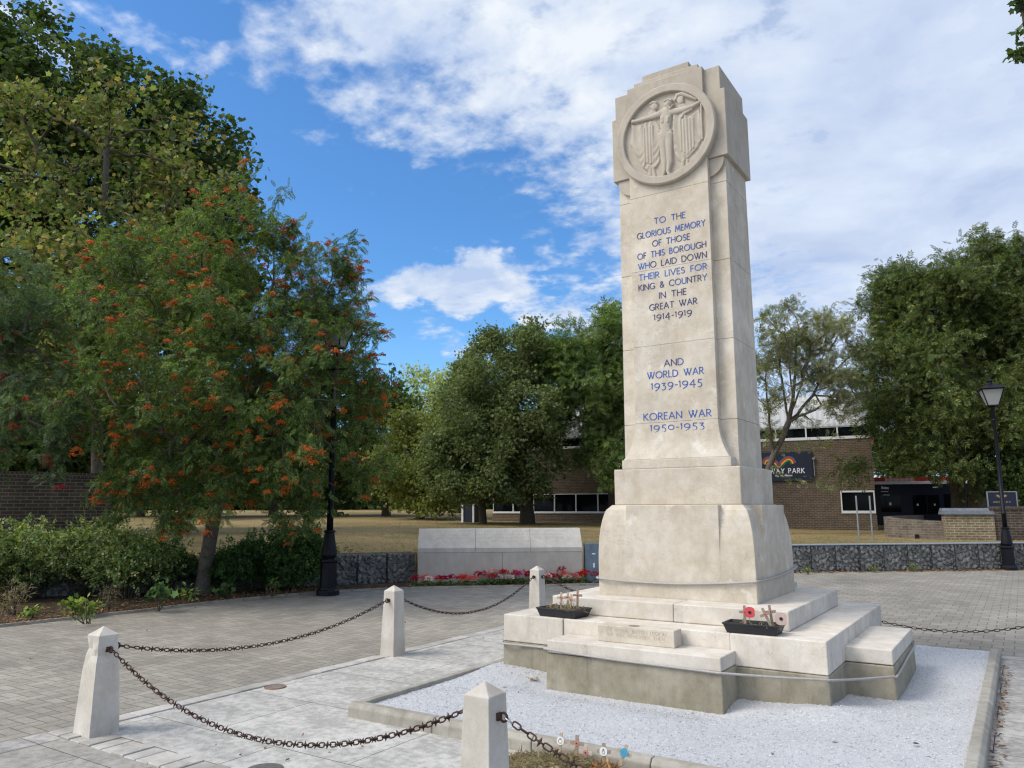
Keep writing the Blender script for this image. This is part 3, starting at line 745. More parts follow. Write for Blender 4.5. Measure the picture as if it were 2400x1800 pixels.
# pedestal: four corner masses that curve in towards the top, straight panels between
P1x, P1y, P1b, P1t = .758, .655, S2t - .003, 1.5084
ped = MB()
def inset(t):
    t0 = .36
    return 0 if t < t0 else .115 * (1 - math.sqrt(max(0, 1 - ((t - t0) / (1 - t0)) ** 2.2)))
lev = [P1b + (P1t - P1b) * (i / 18) for i in range(19)]
vs, fs = [], []
for z in lev:
    i_ = inset((z - P1b) / (P1t - P1b)); i2 = i_ * .8
    vs += [(-P1x + i_, -P1y + i2, z), (P1x - i_, -P1y + i2, z), (P1x - i_, P1y - i2, z), (-P1x + i_, P1y - i2, z)]
for k in range(18):
    for j in range(4): fs.append((k * 4 + j, k * 4 + (j + 1) % 4, k * 4 + 4 + (j + 1) % 4, k * 4 + 4 + j))
fs += [(3, 2, 1, 0), (72, 73, 74, 75)]
ped.add(vs, fs)
pedo = ped.build('pedestal', M_STONE, mem, .006)
pp = MB()
pp.box(-.455, .450, -P1y - .0008, -.3, P1b + .006, P1t - .002)
pp.build('front_panel', M_STONE, pedo, .005)
pp = MB(); pp.box(.3, P1x + .0008, -.36, .40, P1b + .006, P1t - .004); pp.build('side_panel', M_STONE, pedo, .005)
stone('plinth', [(-.628, .628, -.532, .532, P1t, 1.855)], .009)
# shaft in courses
SHx, SHy0, SHy1, ZB, ZT = .5775, .373, .333, 1.855, 4.93
zj = [1.855, 2.305, 3.08, 3.868, 4.668, 4.93]
sh = MB(); pn = MB()
def sy(z): return SHy0 + (SHy1 - SHy0) * (z - ZB) / (ZT - ZB)
PXH = .42
def flare(z):   # how far the panel spreads at its foot
    t = max(0, min(1, (2.36 - z) / (2.36 - 1.945))); return t ** 2.6
def pan(z): return sy(z) + .085
for a, b in zip(zj[:-1], zj[1:]):
    sh.frus((-SHx, SHx, -sy(a), sy(a)), (-SHx, SHx, -sy(b), sy(b)), a + .001, b - .001)
sh.build('shaft', M_STONE, mem, .005)
for a, b in zip(zj[:-1], zj[1:]):
    n = 14 if a < 2 else 1
    a_ = 1.945 if a < 2 else a
    zs = [a_ + (b - a_) * i / n for i in range(n + 1)]
    zs[0] += .0008; zs[-1] -= .0008
    vs, fs = [], []
    for z in zs:
        hx = PXH + .112 * flare(z); yy = -(pan(z) + .055 * flare(z))
        vs += [(-hx, yy, z), (hx, yy, z), (hx, -.2, z), (-hx, -.2, z)]
    for k in range(n):
        for j in range(4): fs.append((k * 4 + j, k * 4 + (j + 1) % 4, k * 4 + 4 + (j + 1) % 4, k * 4 + 4 + j))
    fs += [(3, 2, 1, 0), tuple(4 * n + j for j in range(4))]
    pn.add(vs, fs)
pno = pn.build('inscription_panel', M_STONE, mem, .003)
stone('base_moulding', [(-.545, .545, -.520, -.25, 1.8565, 1.944)], .006)
# head with stepped sides
HX, HY = .6195, .388
hd = MB()
prof = [(-HX, 4.921), (HX, 4.921), (HX, 5.6265), (.577, 5.6265), (.577, 5.881), (.35, 5.881), (-.35, 5.881), (-.577, 5.881), (-.577, 5.6265), (-HX, 5.6265)]
hd.prism(prof, -HY, HY, 'y')
hd.prism([(-.355, 5.84), (.355, 5.84), (.355, 5.972), (-.355, 5.972)], -.385, .36, 'y')
hd.prism([(-.258, 5.95), (.258, 5.95), (.258, 6.036), (-.258, 6.036)], -.380, .34, 'y')
hdo = hd.build('head_block', M_HEAD, mem, .007)
hp = MB(); hp.box(-.413, .413, -.431, -.3, 4.93, 5.905); hp.build('head_panel', M_HEAD, hdo, .006)
br = MB()
for s_ in (-1, 1):
    pts = [(.413, 4.919), (.575, 4.919)] + [(.413 + .162 * math.cos(R(a)), 4.919 - .185 * math.sin(R(a))) for a in (12, 24, 36, 48, 60, 72, 84)] + [(.413, 4.73)]
    pts = [(s_ * x, z) for x, z in pts]
    if s_ > 0: pts = pts[::-1]
    br = MB(); br.prism(pts, -.368, -.30, 'y'); br.build('corner_bracket', M_HEAD, mem, .004)
# medallion : raised rim and sunken carved field
DC = (-.0, 5.272); DRo, DRi, DYf, DYb = .537, .452, -.472, -.432
rim = MB()
n = 72; vs = []; fs = []
for r_, y in ((DRo, -.37), (DRo, DYf + .012), (DRo - .012, DYf), (DRi + .008, DYf), (DRi, DYf + .006), (DRi - .004, DYb + .004), (DRi - .004, -.37)):
    for k in range(n): vs.append((DC[0] + r_ * math.cos(2 * math.pi * k / n), y, DC[1] + r_ * math.sin(2 * math.pi * k / n)))
for i in range(6):
    for k in range(n): fs.append((i * n + k, i * n + (k + 1) % n, (i + 1) * n + (k + 1) % n, (i + 1) * n + k))
rim.add(vs, fs)
med = rim.build('medallion', M_HEAD, mem)
for p in med.data.polygons: p.use_smooth = False
def relief():
    N = 330
    a = np.linspace(-DRi, DRi, N); X, Z = np.meshgrid(a, a, indexing='ij')
    def q(u, v):
        p = PY(1350 + u * .22604, 100 + v * .22604, -.445); return p[0] - DC[0], p[2] - DC[1]
    H = np.zeros_like(X)
    def cap(h, pts, rs, ht, k=.006):
        pts = [q(*p) for p in pts]; rs = [r_ * .00093 for r_ in rs]
        for (ax, az), (bx, bz), ra, rb in zip(pts[:-1], pts[1:], rs[:-1], rs[1:]):
            dx, dz = bx - ax, bz - az; t = np.clip(((X - ax) * dx + (Z - az) * dz) / (dx * dx + dz * dz + 1e-9), 0, 1)
            d = np.hypot(X - ax - t * dx, Z - az - t * dz); r_ = ra + (rb - ra) * t
            v = ht * np.sqrt(np.clip(1 - (d / r_) ** 2, 0, 1)) + ht * .55 * (d < r_)
            h = np.maximum(h, v)
        return h
    def poly(pts, soft=.010):
        P = np.array([q(*p) for p in pts]); ins = np.zeros(X.shape, bool); dm = np.full(X.shape, 9.)
        for i in range(len(P)):
            (ax, az), (bx, bz) = P[i], P[(i + 1) % len(P)]
            c = ((az > Z) != (bz > Z)) & (X < (bx - ax) * (Z - az) / (bz - az + 1e-12) + ax); ins ^= c
            dx, dz = bx - ax, bz - az; t = np.clip(((X - ax) * dx + (Z - az) * dz) / (dx * dx + dz * dz + 1e-12), 0, 1)
            dm = np.minimum(dm, np.hypot(X - ax - t * dx, Z - az - t * dz))
        return np.where(ins, np.clip(dm / soft, 0, 1), 0)
    # draperies with hanging folds and ragged hems
    for pts, ph in (([(580, 850), (660, 850), (720, 820), (820, 800), (875, 880), (865, 1060), (872, 1235), (830, 1300), (745, 1335), (690, 1300), (655, 1240), (640, 1200), (600, 1130), (585, 1090), (560, 1060)], .4),
                    ([(1000, 745), (1080, 720), (1180, 760), (1275, 680), (1325, 850), (1315, 960), (1290, 1030), (1260, 1090), (1180, 1180), (1095, 1250), (1040, 1210), (1005, 1120), (1000, 900)], 1.3)):
        m_ = poly(pts); wob = .05 * np.sin(Z * 9 + ph)
        fold = .5 + .5 * np.sin((X + wob * .25) * 95 + ph * 3 + 1.3 * np.sin(X * 31))
        hem = .5 + .5 * np.sin((Z + .5 * np.abs(X)) * 75 + 2 * np.sin(X * 40))
        lowm = np.clip((.0 - (Z + .02)) / .16, 0, 1)
        H = np.maximum(H, m_ * (.012 + .014 * (fold * (1 - .6 * lowm) + hem * .6 * lowm)))
    for pts in ([(690, 880), (800, 850), (805, 1250), (770, 1265), (705, 1240)], [(1075, 790), (1230, 770), (1235, 1080), (1160, 1160), (1085, 1130)]):
        m_ = poly(pts, .005); fold = .5 + .5 * np.sin(X * 190 + 1)
        H = np.maximum(H, m_ * (.022 + .010 * fold))
    # bystanders : heads, hood, shoulders
    H = cap(H, [(810, 655), (812, 668)], [52, 44], .026)
    H = cap(H, [(775, 640), (800, 622), (838, 626)], [14, 20, 13], .031)
    H = cap(H, [(800, 700), (790, 740)], [34, 55], .018)
    H = cap(H, [(1080, 590), (1085, 612)], [44, 36], .026)
    H = cap(H, [(1035, 590), (1050, 545), (1105, 530), (1180, 560), (1250, 590)], [20, 24, 26, 22, 12], .030)
    H = cap(H, [(1090, 650), (1110, 690)], [36, 60], .018)
    H = cap(H, [(770, 1300), (765, 1380)], [22, 28], .016); H = cap(H, [(800, 1310), (810, 1385)], [18, 24], .014)
    H = cap(H, [(1110, 1230), (1105, 1290)], [20, 22], .016); H = cap(H, [(1150, 1220), (1150, 1270)], [18, 20], .014)
    # staff and torch on the right, pole on the left
    H = cap(H, [(1298, 560), (1300, 760), (1312, 1000)], [14, 13, 12], .022); H = cap(H, [(1285, 560), (1288, 530)], [26, 34], .03)
    H = cap(H, [(578, 760), (582, 900)], [8, 8], .018)
    # central figure
    H = cap(H, [(590, 825), (690, 800), (790, 770), (880, 735)], [22, 26, 32, 42], .030)
    H = cap(H, [(985, 720), (1100, 700), (1210, 660), (1285, 615)], [42, 33, 26, 22], .030)
    H = cap(H, [(595, 815), (560, 800)], [20, 12], .022); H = cap(H, [(1200, 690), (1120, 730), (1090, 780)], [16, 22, 14], .022)
    H = cap(H, [(935, 720), (930, 800), (925, 890), (928, 965)], [66, 70, 58, 72], .034)
    H = cap(H, [(900, 790), (905, 830)], [30, 24], .040); H = cap(H, [(958, 785), (955, 825)], [30, 24], .040)
    H = cap(H, [(895, 960), (905, 1130), (918, 1240), (920, 1335), (905, 1390)], [50, 38, 36, 22, 22], .034)
    H = cap(H, [(962, 960), (968, 1130), (975, 1240), (958, 1340), (975, 1385)], [50, 38, 35, 22, 22], .036)
    H = cap(H, [(950, 690), (952, 660)], [28, 26], .034); H = cap(H, [(955, 640), (962, 622)], [46, 48], .042)
    H = cap(H, [(928, 618), (960, 598), (996, 606)], [13, 18, 13], .046)
    H = cap(H, [(960, 660), (985, 690), (1010, 650)], [14, 14, 12], .040)
    cloth = poly([(850, 900), (1000, 900), (990, 1010), (940, 1060), (870, 1020)], .004)
    H = np.maximum(H, cloth * (.030 + .008 * np.sin((X * .7 + Z) * 110)))
    # line of chest and legs
    ground_ = poly([(520, 1430), (560, 1395), (760, 1390), (900, 1400), (1060, 1380), (1200, 1300), (1340, 1200), (1340, 1460), (800, 1520)], .01)
    H = np.maximum(H, ground_ * (.010 + .004 * np.sin(X * 60)))
    H = H * .68 + rng.normal(0, .0004, H.shape)
    for _ in range(1):
        Hp = np.pad(H, 1, mode='edge'); H = (Hp[1:-1, 1:-1] * 2 + Hp[:-2, 1:-1] + Hp[2:, 1:-1] + Hp[1:-1, :-2] + Hp[1:-1, 2:]) / 6
    r_ = np.hypot(X, Z); ok = r_ < DRi + .002
    idx = -np.ones(X.shape, int); idx[ok] = np.arange(ok.sum())
    V = np.stack([DC[0] + X[ok], DYb - H[ok], DC[1] + Z[ok]], -1)
    A, B, C_, D_ = idx[:-1, :-1], idx[1:, :-1], idx[1:, 1:], idx[:-1, 1:]
    good = (A >= 0) & (B >= 0) & (C_ >= 0) & (D_ >= 0)
    F = np.stack([A[good], B[good], C_[good], D_[good]], -1)
    return link('carved_relief', np_mesh('carved_relief', V, F.reshape(-1), np.full(len(F), 4), True), M_HEAD, med)
relief()
# lettering
def line(txt, xa, xb, zc, h, cols, old=False):
    z0 = zc - h / 2
    yp = -pan(zc) - .055 * flare(zc) + .0006
    b = MB()
    letter(b, txt, xa, z0, h, xb - xa, .135, .24, .75, yp, .0035, cols)
    o = b.build('lettering', M_BLUE, pno)
    # follow the slight batter of the panel
    return o
mixed = lambda seq: (lambda ch, k, s_=seq: s_[(ord(ch) * 7 + k) % len(s_)])
H1 = .060
line('TO THE', -.155, .172, 4.375, H1, mixed([1, 1, 0, 1]))
line('GLORIOUS MEMORY', -.347, .372, 4.249, H1, mixed([1, 0, 1, 1]))
line('OF THOSE', -.182, .210, 4.139, H1, mixed([1, 0, 1]))
line('OF THIS BOROUGH', -.349, .373, 4.029, H1, mixed([1, 1, 0]))
line('WHO LAID DOWN', -.343, .374, 3.921, H1, lambda ch, k: 2 if k < 6 else 0)
line('THEIR LIVES FOR', -.341, .372, 3.805, H1, mixed([2, 1, 2]))
line('KING & COUNTRY', -.345, .367, 3.695, H1, mixed([0, 0, 0, 1]))
line('IN THE', -.125, .155, 3.584, H1, mixed([0]))
line('GREAT WAR', -.234, .260, 3.473, H1, mixed([0]))
line('1914-1919', -.186, .203, 3.37, .056, mixed([0]))
line('AND', -.095, .1, 2.888, .062, mixed([1, 0]))
line('WORLD WAR', -.275, .298, 2.779, .064, mixed([1]))
line('1939-1945', -.234, .278, 2.672, .062, mixed([1]))
line('KOREAN WAR', -.326, .356, 2.367, .066, mixed([1]))
line('1950-1953', -.255, .285, 2.257, .060, mixed([1]))
# name stone standing on the front block
ns = thing('inscribed_block', 'small oblong limestone block lettered in two faint lines, lying on the front step', 'stone block', (-.02, -1.39, .3785))
b = MB(); b.box(-.34, .34, -.085, .075, 0, .134); nso = b.build('block', M_STONE, ns, .006)
b = MB(); letter(b, 'THE ROYAL BRITISH LEGION', -.275, .087, .026, .545, .13, .24, .75, -.085, .0012); letter(b, 'WE WILL REMEMBER THEM', -.255, .050, .026, .515, .13, .24, .75, -.085, .0012)
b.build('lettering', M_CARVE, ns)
b = MB(); b.lathe([(.046, .1335), (.046, .1352), (.040, .1358)], 24, (-.04, -.01)); b.build('socket_cover', flat('dull_lead_disc', (.22, .19, .15), .7), ns)
# cords tied round the memorial
def cord(name, label, pts, r_, seg=8):
    b = MB(); b.tube(catmull(pts, seg), r_, 8); return tag(b.build(name, M_ROPE, None, 0, True), label, 'cord')
yv = -P1y - .018; xv = P1x + .018
cord('tied_cord', 'upper grey cord slung round the pedestal of the memorial', [(-P1x - .01, .3, .90), (-P1x - .015, -.55, .83), (-P1x + .02, yv, .812), (-.4, yv, .795), (.05, yv, .797), (.459, yv, .822), (P1x - .04, yv, .846), (xv, -P1y + .03, .852), (xv, -.25, .846), (xv, .1, .85), (xv, .45, .865), (xv, P1y - .03, .88), (P1x - .05, P1y + .015, .89), (0, P1y + .015, .88), (-P1x + .05, P1y + .015, .89), (-P1x - .012, P1y - .05, .90), (-P1x - .01, .3, .90)], .0095, 6)
cord('tied_cord', 'lower grey cord slung round the stepped base of the memorial', [(-1.45, 1.0, .27), (-1.452, -.9, .252), (-1.44, -1.318, .246), (-1.2, -1.318, .240), (-.95, -1.33, .243), (-.79, -1.55, .275), (-.760, -1.672, .305), (-.5, -1.674, .292), (-.1, -1.674, .281), (.3, -1.674, .277), (.70, -1.675, .273), (.772, -1.662, .271), (1.1, -1.50, .252), (1.40, -1.335, .238), (1.455, -1.285, .232), (1.62, -.98, .206), (1.78, -.665, .184), (1.80, -.62, .185), (1.802, 0, .215), (1.80, .62, .262), (1.6, 1.0, .28), (1.45, 1.25, .28)], .0095, 6)

# ------------------------------------------------------------------ bollards and chains
def bollard(name, label, loc, chips=0):
    t = thing(name, label, 'bollard', loc, 0, 'stone bollards round the memorial')
    rr = random.Random(int(loc[0] * 100) + 3)
    b = MB(); hb2 = .106 if chips else .094; b.frus((-hb2, hb2, -hb2, hb2), (-.074, .074, -.074, .074), 0, .664)
    b.add([(-.074, -.074, .664), (.074, -.074, .664), (.074, .074, .664), (-.074, .074, .664), (0, 0, .722)], [(0, 1, 4), (1, 2, 4), (2, 3, 4), (3, 0, 4)])
    o = b.build('post', M_BOLL, t)
    import bmesh
    bm = bmesh.new(); bm.from_mesh(o.data); bmesh.ops.remove_doubles(bm, verts=bm.verts, dist=1e-4)
    dn = [f_ for f_ in bm.faces if len(f_.verts) == 4 and abs(f_.normal.z) > .9 and f_.calc_center_median().z > .5]
    bmesh.ops.delete(bm, geom=dn, context='FACES')
    if chips:
        bmesh.ops.subdivide_edges(bm, edges=bm.edges, cuts=14, use_grid_fill=True)
        from mathutils import noise as MN
        for v in bm.verts:
            if v.co.z < .02: continue
            k = math.exp(-((v.co.z - .56) / .07) ** 2)
            edge = max(0, (abs(v.co.x) + abs(v.co.y)) / .142 - .55)
            nz = MN.noise(v.co * 16 + Vector((chips, 0, 0)))
            v.co.x -= math.copysign(1, v.co.x) * (.018 * k * max(0, nz + .45) + .012 * edge * max(0, nz - .1)); v.co.y -= math.copysign(1, v.co.y) * (.018 * k * max(0, nz + .45))
    bm.to_mesh(o.data); bm.free()
    if not chips:
        bv = o.modifiers.new('bevel', 'BEVEL'); bv.width = .004; bv.segments = 2
    return t
BP = dict(nearleft=(-2.80, -4.36), midleft=(-2.98, -1.11), backleft=(-3.09, 2.01), front=(.497, -4.335), backmid=(.36, 2.02), backright=(3.40, 2.02), frontright=(3.85, -4.30))
EYE = .57
bl_t = {}
for k, lab, ch in (('nearleft', 'chipped stone bollard at the corner nearest the left edge of the picture', 3), ('midleft', 'clean stone bollard between the chipped corner bollard and the flower bed', 0), ('backleft', 'small looking stone bollard standing in front of the red flowers', 0),
                   ('front', 'stone bollard in the foreground beside the dead leaves and poppy crosses', 0), ('backmid', 'stone bollard hidden behind the memorial', 0), ('backright', 'stone bollard beyond the right edge at the back', 0), ('frontright', 'stone bollard beyond the right edge at the front', 0)):
    bl_t[k] = bollard('stone_bollard', lab, (*BP[k], GZ), ch)
def eye(k, dirv):
    """rusty eye bolt on the side of a bollard that faces dirv"""
    d = np.array(dirv, float); b = MB()
    z = EYE; hw = .1 - .026 * z / .664
    base = np.array((d[0] * hw, d[1] * hw, z))
    b.bar(base - np.array((*d, 0)) * .01, base + np.array((*d, 0)) * .012, .034, .034)
    b.tube([base + np.array((*d, 0)) * .030 + np.array((d[0] * .020 * math.cos(a), d[1] * .020 * math.cos(a), .020 * math.sin(a))) for a in np.linspace(0, 2 * math.pi, 13)[:-1]], .0062, 6, True)
    b.build('eye_bolt', M_RUST, bl_t[k], 0, True)
    return np.array((*BP[k], GZ)) + base + np.array((*d, 0)) * .042
def spike_star(b, p, d, rnd):
    """four iron spikes standing off one link"""
    a = np.cross(d, (0, 0, 1.)); a /= np.linalg.norm(a); c = np.cross(a, d)
    th = rnd
    for k in range(4):
        e = a * math.cos(th + k * math.pi / 2) + c * math.sin(th + k * math.pi / 2); f = np.cross(d, e)
        s_ = .0085; vs = [p + d * s_ + f * s_ * .4, p + d * s_ - f * s_ * .4, p - d * s_ - f * s_ * .4, p - d * s_ + f * s_ * .4, p + e * .025]
        b.add(vs, [(0, 1, 2, 3), (0, 4, 1), (1, 4, 2), (2, 4, 3), (3, 4, 0)])
def chain(label, k0, d0, k1, d1, sag, spikes=True, link_l=.054, first_bright=False):
    p, q = eye(k0, d0), eye(k1, d1)
    L = np.linalg.norm(q - p); n = 400
    ts = np.linspace(0, 1, n)
    pts = np.array([p + (q - p) * t + np.array((0, 0, -4 * sag * t * (1 - t))) for t in ts])
    sl_ = np.concatenate([[0], np.cumsum(np.linalg.norm(np.diff(pts, axis=0), axis=1))]); tot = sl_[-1]
    nl = int(round(tot / (link_l * .80))); b = MB(); bs = MB()
    rr = random.Random(nl)
    for i in range(nl):
        s_ = (i + .5) * tot / nl
        c = np.array([np.interp(s_, sl_, pts[:, j]) for j in range(3)]); c2 = np.array([np.interp(min(s_ + .01, tot), sl_, pts[:, j]) for j in range(3)])
        d = c2 - c; d /= np.linalg.norm(d)
        a = np.cross(d, (0, 0, 1.)); a /= np.linalg.norm(a); u_ = np.cross(a, d)
        th = (i % 2) * math.pi / 2 + rr.uniform(-.25, .25) + .4
        e = a * math.cos(th) + u_ * math.sin(th)
        hl = link_l / 2 - .004; hw = .0115
        ring = [c + d * (hl - hw) + (d * math.cos(x) + e * math.sin(x)) * hw for x in np.linspace(-math.pi / 2, math.pi / 2, 5)] + [c - d * (hl - hw) + (-d * math.cos(x) - e * math.sin(x)) * hw for x in np.linspace(-math.pi / 2, math.pi / 2, 5)]
        (bs if first_bright and i == 0 else b).tube(ring, .0042, 5, True)
        if spikes and i % 2 == 0 and 2 < i < nl - 2: spike_star(b, c, d, rr.uniform(0, 1.5))
    loc = (float((p[0] + q[0]) / 2), float((p[1] + q[1]) / 2), GZ)
    t = thing('spiked_chain' if spikes else 'plain_chain', label, 'chain', loc, 0, 'rusty chains slung between the bollards')
    for m_ in (b, bs): m_.v = [(x - loc[0], y - loc[1], z - loc[2]) for x, y, z in m_.v]
    b.build('chain_links', M_RUST, t, 0, True)
    if first_bright: bs.build('shackle', M_GALV, t, 0, True)
chain('rusty spiked chain from the chipped bollard to the foreground bollard', 'nearleft', (1, 0), 'front', (-1, 0), .355)
chain('rusty spiked chain over the block paving, nearest the left edge', 'nearleft', (0, 1), 'midleft', (0, -1), .20)
chain('rusty spiked chain between the middle bollard and the bollard by the flowers', 'midleft', (0, 1), 'backleft', (0, -1), .30)
chain('rusty spiked chain hanging over the heap of dead leaves', 'front', (1, 0), 'frontright', (-1, 0), .36, True, .056, True)
chain('rusty chain from the bollard by the flowers towards the back of the memorial', 'backleft', (1, 0), 'backmid', (-1, 0), .34)
chain('plain chain without spikes crossing the paving right of the memorial', 'backmid', (1, 0), 'backright', (-1, 0), .335, False, .060)
#@@PART2

# ------------------------------------------------------------------ leaf and plant machinery
def leaf_templates(kind):
    """(verts, faces) of one leaf lying along +x, 1 unit long"""
    V, F = [], []
    def leaflet(x, y, ang, L, W_):
        c, s_ = math.cos(ang), math.sin(ang); o = len(V)
        for px, py, pz in ((0, 0, 0), (.45 * L, -W_ / 2, .012), (L, 0, -.03), (.45 * L, W_ / 2, .012)):
            V.append((x + px * c - py * s_, y + px * s_ + py * c, pz))
        F.append((o, o + 1, o + 2, o + 3))
    def rach(x0, x1, w_):
        o = len(V); V.extend([(x0, -w_, 0), (x1, -w_ * .6, 0), (x1, w_ * .6, 0), (x0, w_, 0)]); F.append((o, o + 1, o + 2, o + 3))
    if kind == 'rowan':
        rach(0, .95, .012)
        for i in range(6):
            x = .22 + i * .125; L = .30 - abs(i - 2.2) * .018
            for s_ in (-1, 1): leaflet(x, .008 * s_, s_ * R(58), L, .105)
        leaflet(.92, 0, 0, .24, .10)
    elif kind == 'ash':
        rach(0, .85, .014)
        for i in range(3):
            for s_ in (-1, 1): leaflet(.20 + i * .24, .01 * s_, s_ * R(48), .40, .15)
        leaflet(.80, 0, 0, .36, .15)
    elif kind == 'palm':
        pts = []
        for k, (rr_, aa) in enumerate(((.34, 180), (.66, 122), (.52, 92), (.88, 56), (.62, 30), (1.0, 0), (.62, -30), (.88, -56), (.52, -92), (.66, -122))):
            pts.append((.30 + .62 * rr_ * math.cos(R(aa)), .62 * rr_ * math.sin(R(aa)), -.10 * rr_ * abs(math.sin(R(aa)))))
        V += pts; F.append(tuple(range(10)))
    elif kind == 'simple':
        for s_ in (0,): leaflet(0, 0, 0, 1, .48)
    elif kind == 'pair':
        leaflet(0, 0, .5, .8, .30); leaflet(0, 0, -.5, .8, .30); leaflet(.2, 0, 0, .8, .30)
    elif kind == 'rose':
        for i in range(2):
            for s_ in (-1, 1): leaflet(.30 + i * .28, .02 * s_, s_ * R(62), .34, .24)
        leaflet(.72, 0, 0, .38, .26)
    elif kind == 'strap':
        leaflet(0, 0, 0, 1, .10)
    return np.array(V, float), F
_T = {}
def leaves_mesh(name, P, D, N, S, kind, mat, parent, origin=(0, 0, 0)):
    """P positions, D leaf axes, N rough normals, S sizes -> one mesh"""
    if kind not in _T: _T[kind] = leaf_templates(kind)
    V, F = _T[kind]
    P, D, N = (np.asarray(a, float) for a in (P, D, N)); S = np.asarray(S, float)
    D = D / (np.linalg.norm(D, axis=1, keepdims=True) + 1e-9)
    Y = np.cross(N, D); Y /= np.linalg.norm(Y, axis=1, keepdims=True) + 1e-9
    Z = np.cross(D, Y)
    W_ = (P - np.array(origin))[:, None, :] + S[:, None, None] * (V[None, :, 0:1] * D[:, None] + V[None, :, 1:2] * Y[:, None] + V[None, :, 2:3] * Z[:, None])
    n, m_ = len(P), len(V)
    ft = np.array([i for f_ in F for i in f_]); tot = np.array([len(f_) for f_ in F])
    flat_ = (np.arange(n)[:, None] * m_ + ft[None]).reshape(-1)
    return link(name, np_mesh(name, W_.reshape(-1, 3), flat_, np.tile(tot, n)), mat, parent)
def segs_mesh(name, A, B, ra, rb, mat, parent, sides=5, origin=(0, 0, 0)):
    A, B = np.asarray(A, float) - origin, np.asarray(B, float) - origin
    d = B - A; d /= np.linalg.norm(d, axis=1, keepdims=True) + 1e-9
    ref = np.where(np.abs(d[:, 2:3]) > .9, np.array([[1., 0, 0]]), np.array([[0, 0, 1.]]))
    a = np.cross(d, ref); a /= np.linalg.norm(a, axis=1, keepdims=True); b = np.cross(d, a)
    ang = np.arange(sides) * 2 * math.pi / sides
    ring = a[:, None] * np.cos(ang)[None, :, None] + b[:, None] * np.sin(ang)[None, :, None]
    V = np.concatenate([A[:, None] + ring * np.asarray(ra)[:, None, None], B[:, None] + ring * np.asarray(rb)[:, None, None]], 1)
    k = np.arange(sides); q = np.stack([k, (k + 1) % sides, (k + 1) % sides + sides, k + sides], -1)
    F = (np.arange(len(A))[:, None, None] * 2 * sides + q[None]).reshape(-1)
    return link(name, np_mesh(name, V.reshape(-1, 3), F, np.full(len(A) * sides, 4), True), mat, parent)
def unit(n, r_=None):
    v = (r_ or rng).normal(size=(n, 3)); return v / np.linalg.norm(v, axis=1, keepdims=True)
def skeleton(trunk, targets, step=.45, bow=.10, jit=.05, plw=.18, k0=None, limbs=()):
    tp = [np.array(p, float) for p in trunk]
    nodes = [tp[0]]; par = [-1]; pl = [0.]
    for p in tp[1:]:
        L = np.linalg.norm(p - nodes[-1]); m_ = max(1, int(L / step)); a = nodes[-1]
        for k in range(1, m_ + 1):
            nodes.append(a + (p - a) * k / m_); par.append(len(nodes) - 2); pl.append(pl[-1] + L / m_)
    nt0 = len(nodes)
    for lb in limbs:
        lp = [np.array(p, float) for p in lb]; j = int(np.argmin(np.linalg.norm(np.array(nodes[:nt0]) - lp[0], axis=1))); cur = j
        for p in catmull([nodes[j]] + lp[1:], 5)[1:]:
            pl.append(pl[cur] + np.linalg.norm(p - nodes[cur])); nodes.append(p + rng.normal(size=3) * .02); par.append(cur); cur = len(nodes) - 1
    nt = len(nodes); k0 = int(nt0 * .55) if k0 is None else int(nt0 * k0)
    top = nodes[-1]
    order = np.argsort(np.linalg.norm(targets - top, axis=1))
    cap = nt + len(targets) * 14
    ARR = np.zeros((cap, 3)); PLN = np.full(cap, 1e9); ARR[:nt] = nodes; PLN[k0:nt] = np.array(pl)[k0:]
    tips = []
    for ti in order:
        t = targets[ti]; n = len(nodes)
        d = np.linalg.norm(ARR[:n] - t, axis=1); c = d + plw * PLN[:n]
        j = int(np.argmin(c)); L = d[j]; m_ = int(min(12, max(1, math.ceil(L / step)))); a = ARR[j].copy(); pj = j
        for k in range(1, m_ + 1):
            s_ = k / m_; p = a + (t - a) * s_; p[2] += bow * L * math.sin(math.pi * s_) * .6
            if k < m_: p = p + rng.normal(size=3) * jit * min(L, 1.5)
            nodes.append(p); par.append(pj); pj = len(nodes) - 1; ARR[pj] = p; PLN[pj] = PLN[j] + L * s_ if PLN[j] < 1e8 else L * s_
        tips.append(pj)
    return np.array(nodes), np.array(par), np.array(tips), nt0
def blob_points(blobs, n, shell=.55, seed=0, hole=.0):
    """random points inside ellipsoids given as (u, v, depth, ru, rv, rd)"""
    vol = np.array([b[3] * b[4] * (b[2] / FPX) ** 2 * b[5] for b in blobs]); wts = vol / vol.sum()
    out = []
    for b, k in zip(blobs, np.maximum(3, (wts * n).astype(int))):
        c = CD(b[0], b[1], b[2]); px = b[2] / FPX
        nc = max(3, k // 8); cen = unit(nc) * (rng.uniform(0, 1, (nc, 1)) ** (1 / 3 * (1 - shell) + .02))
        q = cen[rng.integers(0, nc, k)] + rng.normal(size=(k, 3)) * (.20 if k > 20 else .12)
        out.append(c + RX * q[:, 0:1] * b[3] * px + UX * q[:, 1:2] * b[4] * px + FWD * q[:, 2:3] * b[5])
    return np.concatenate(out)
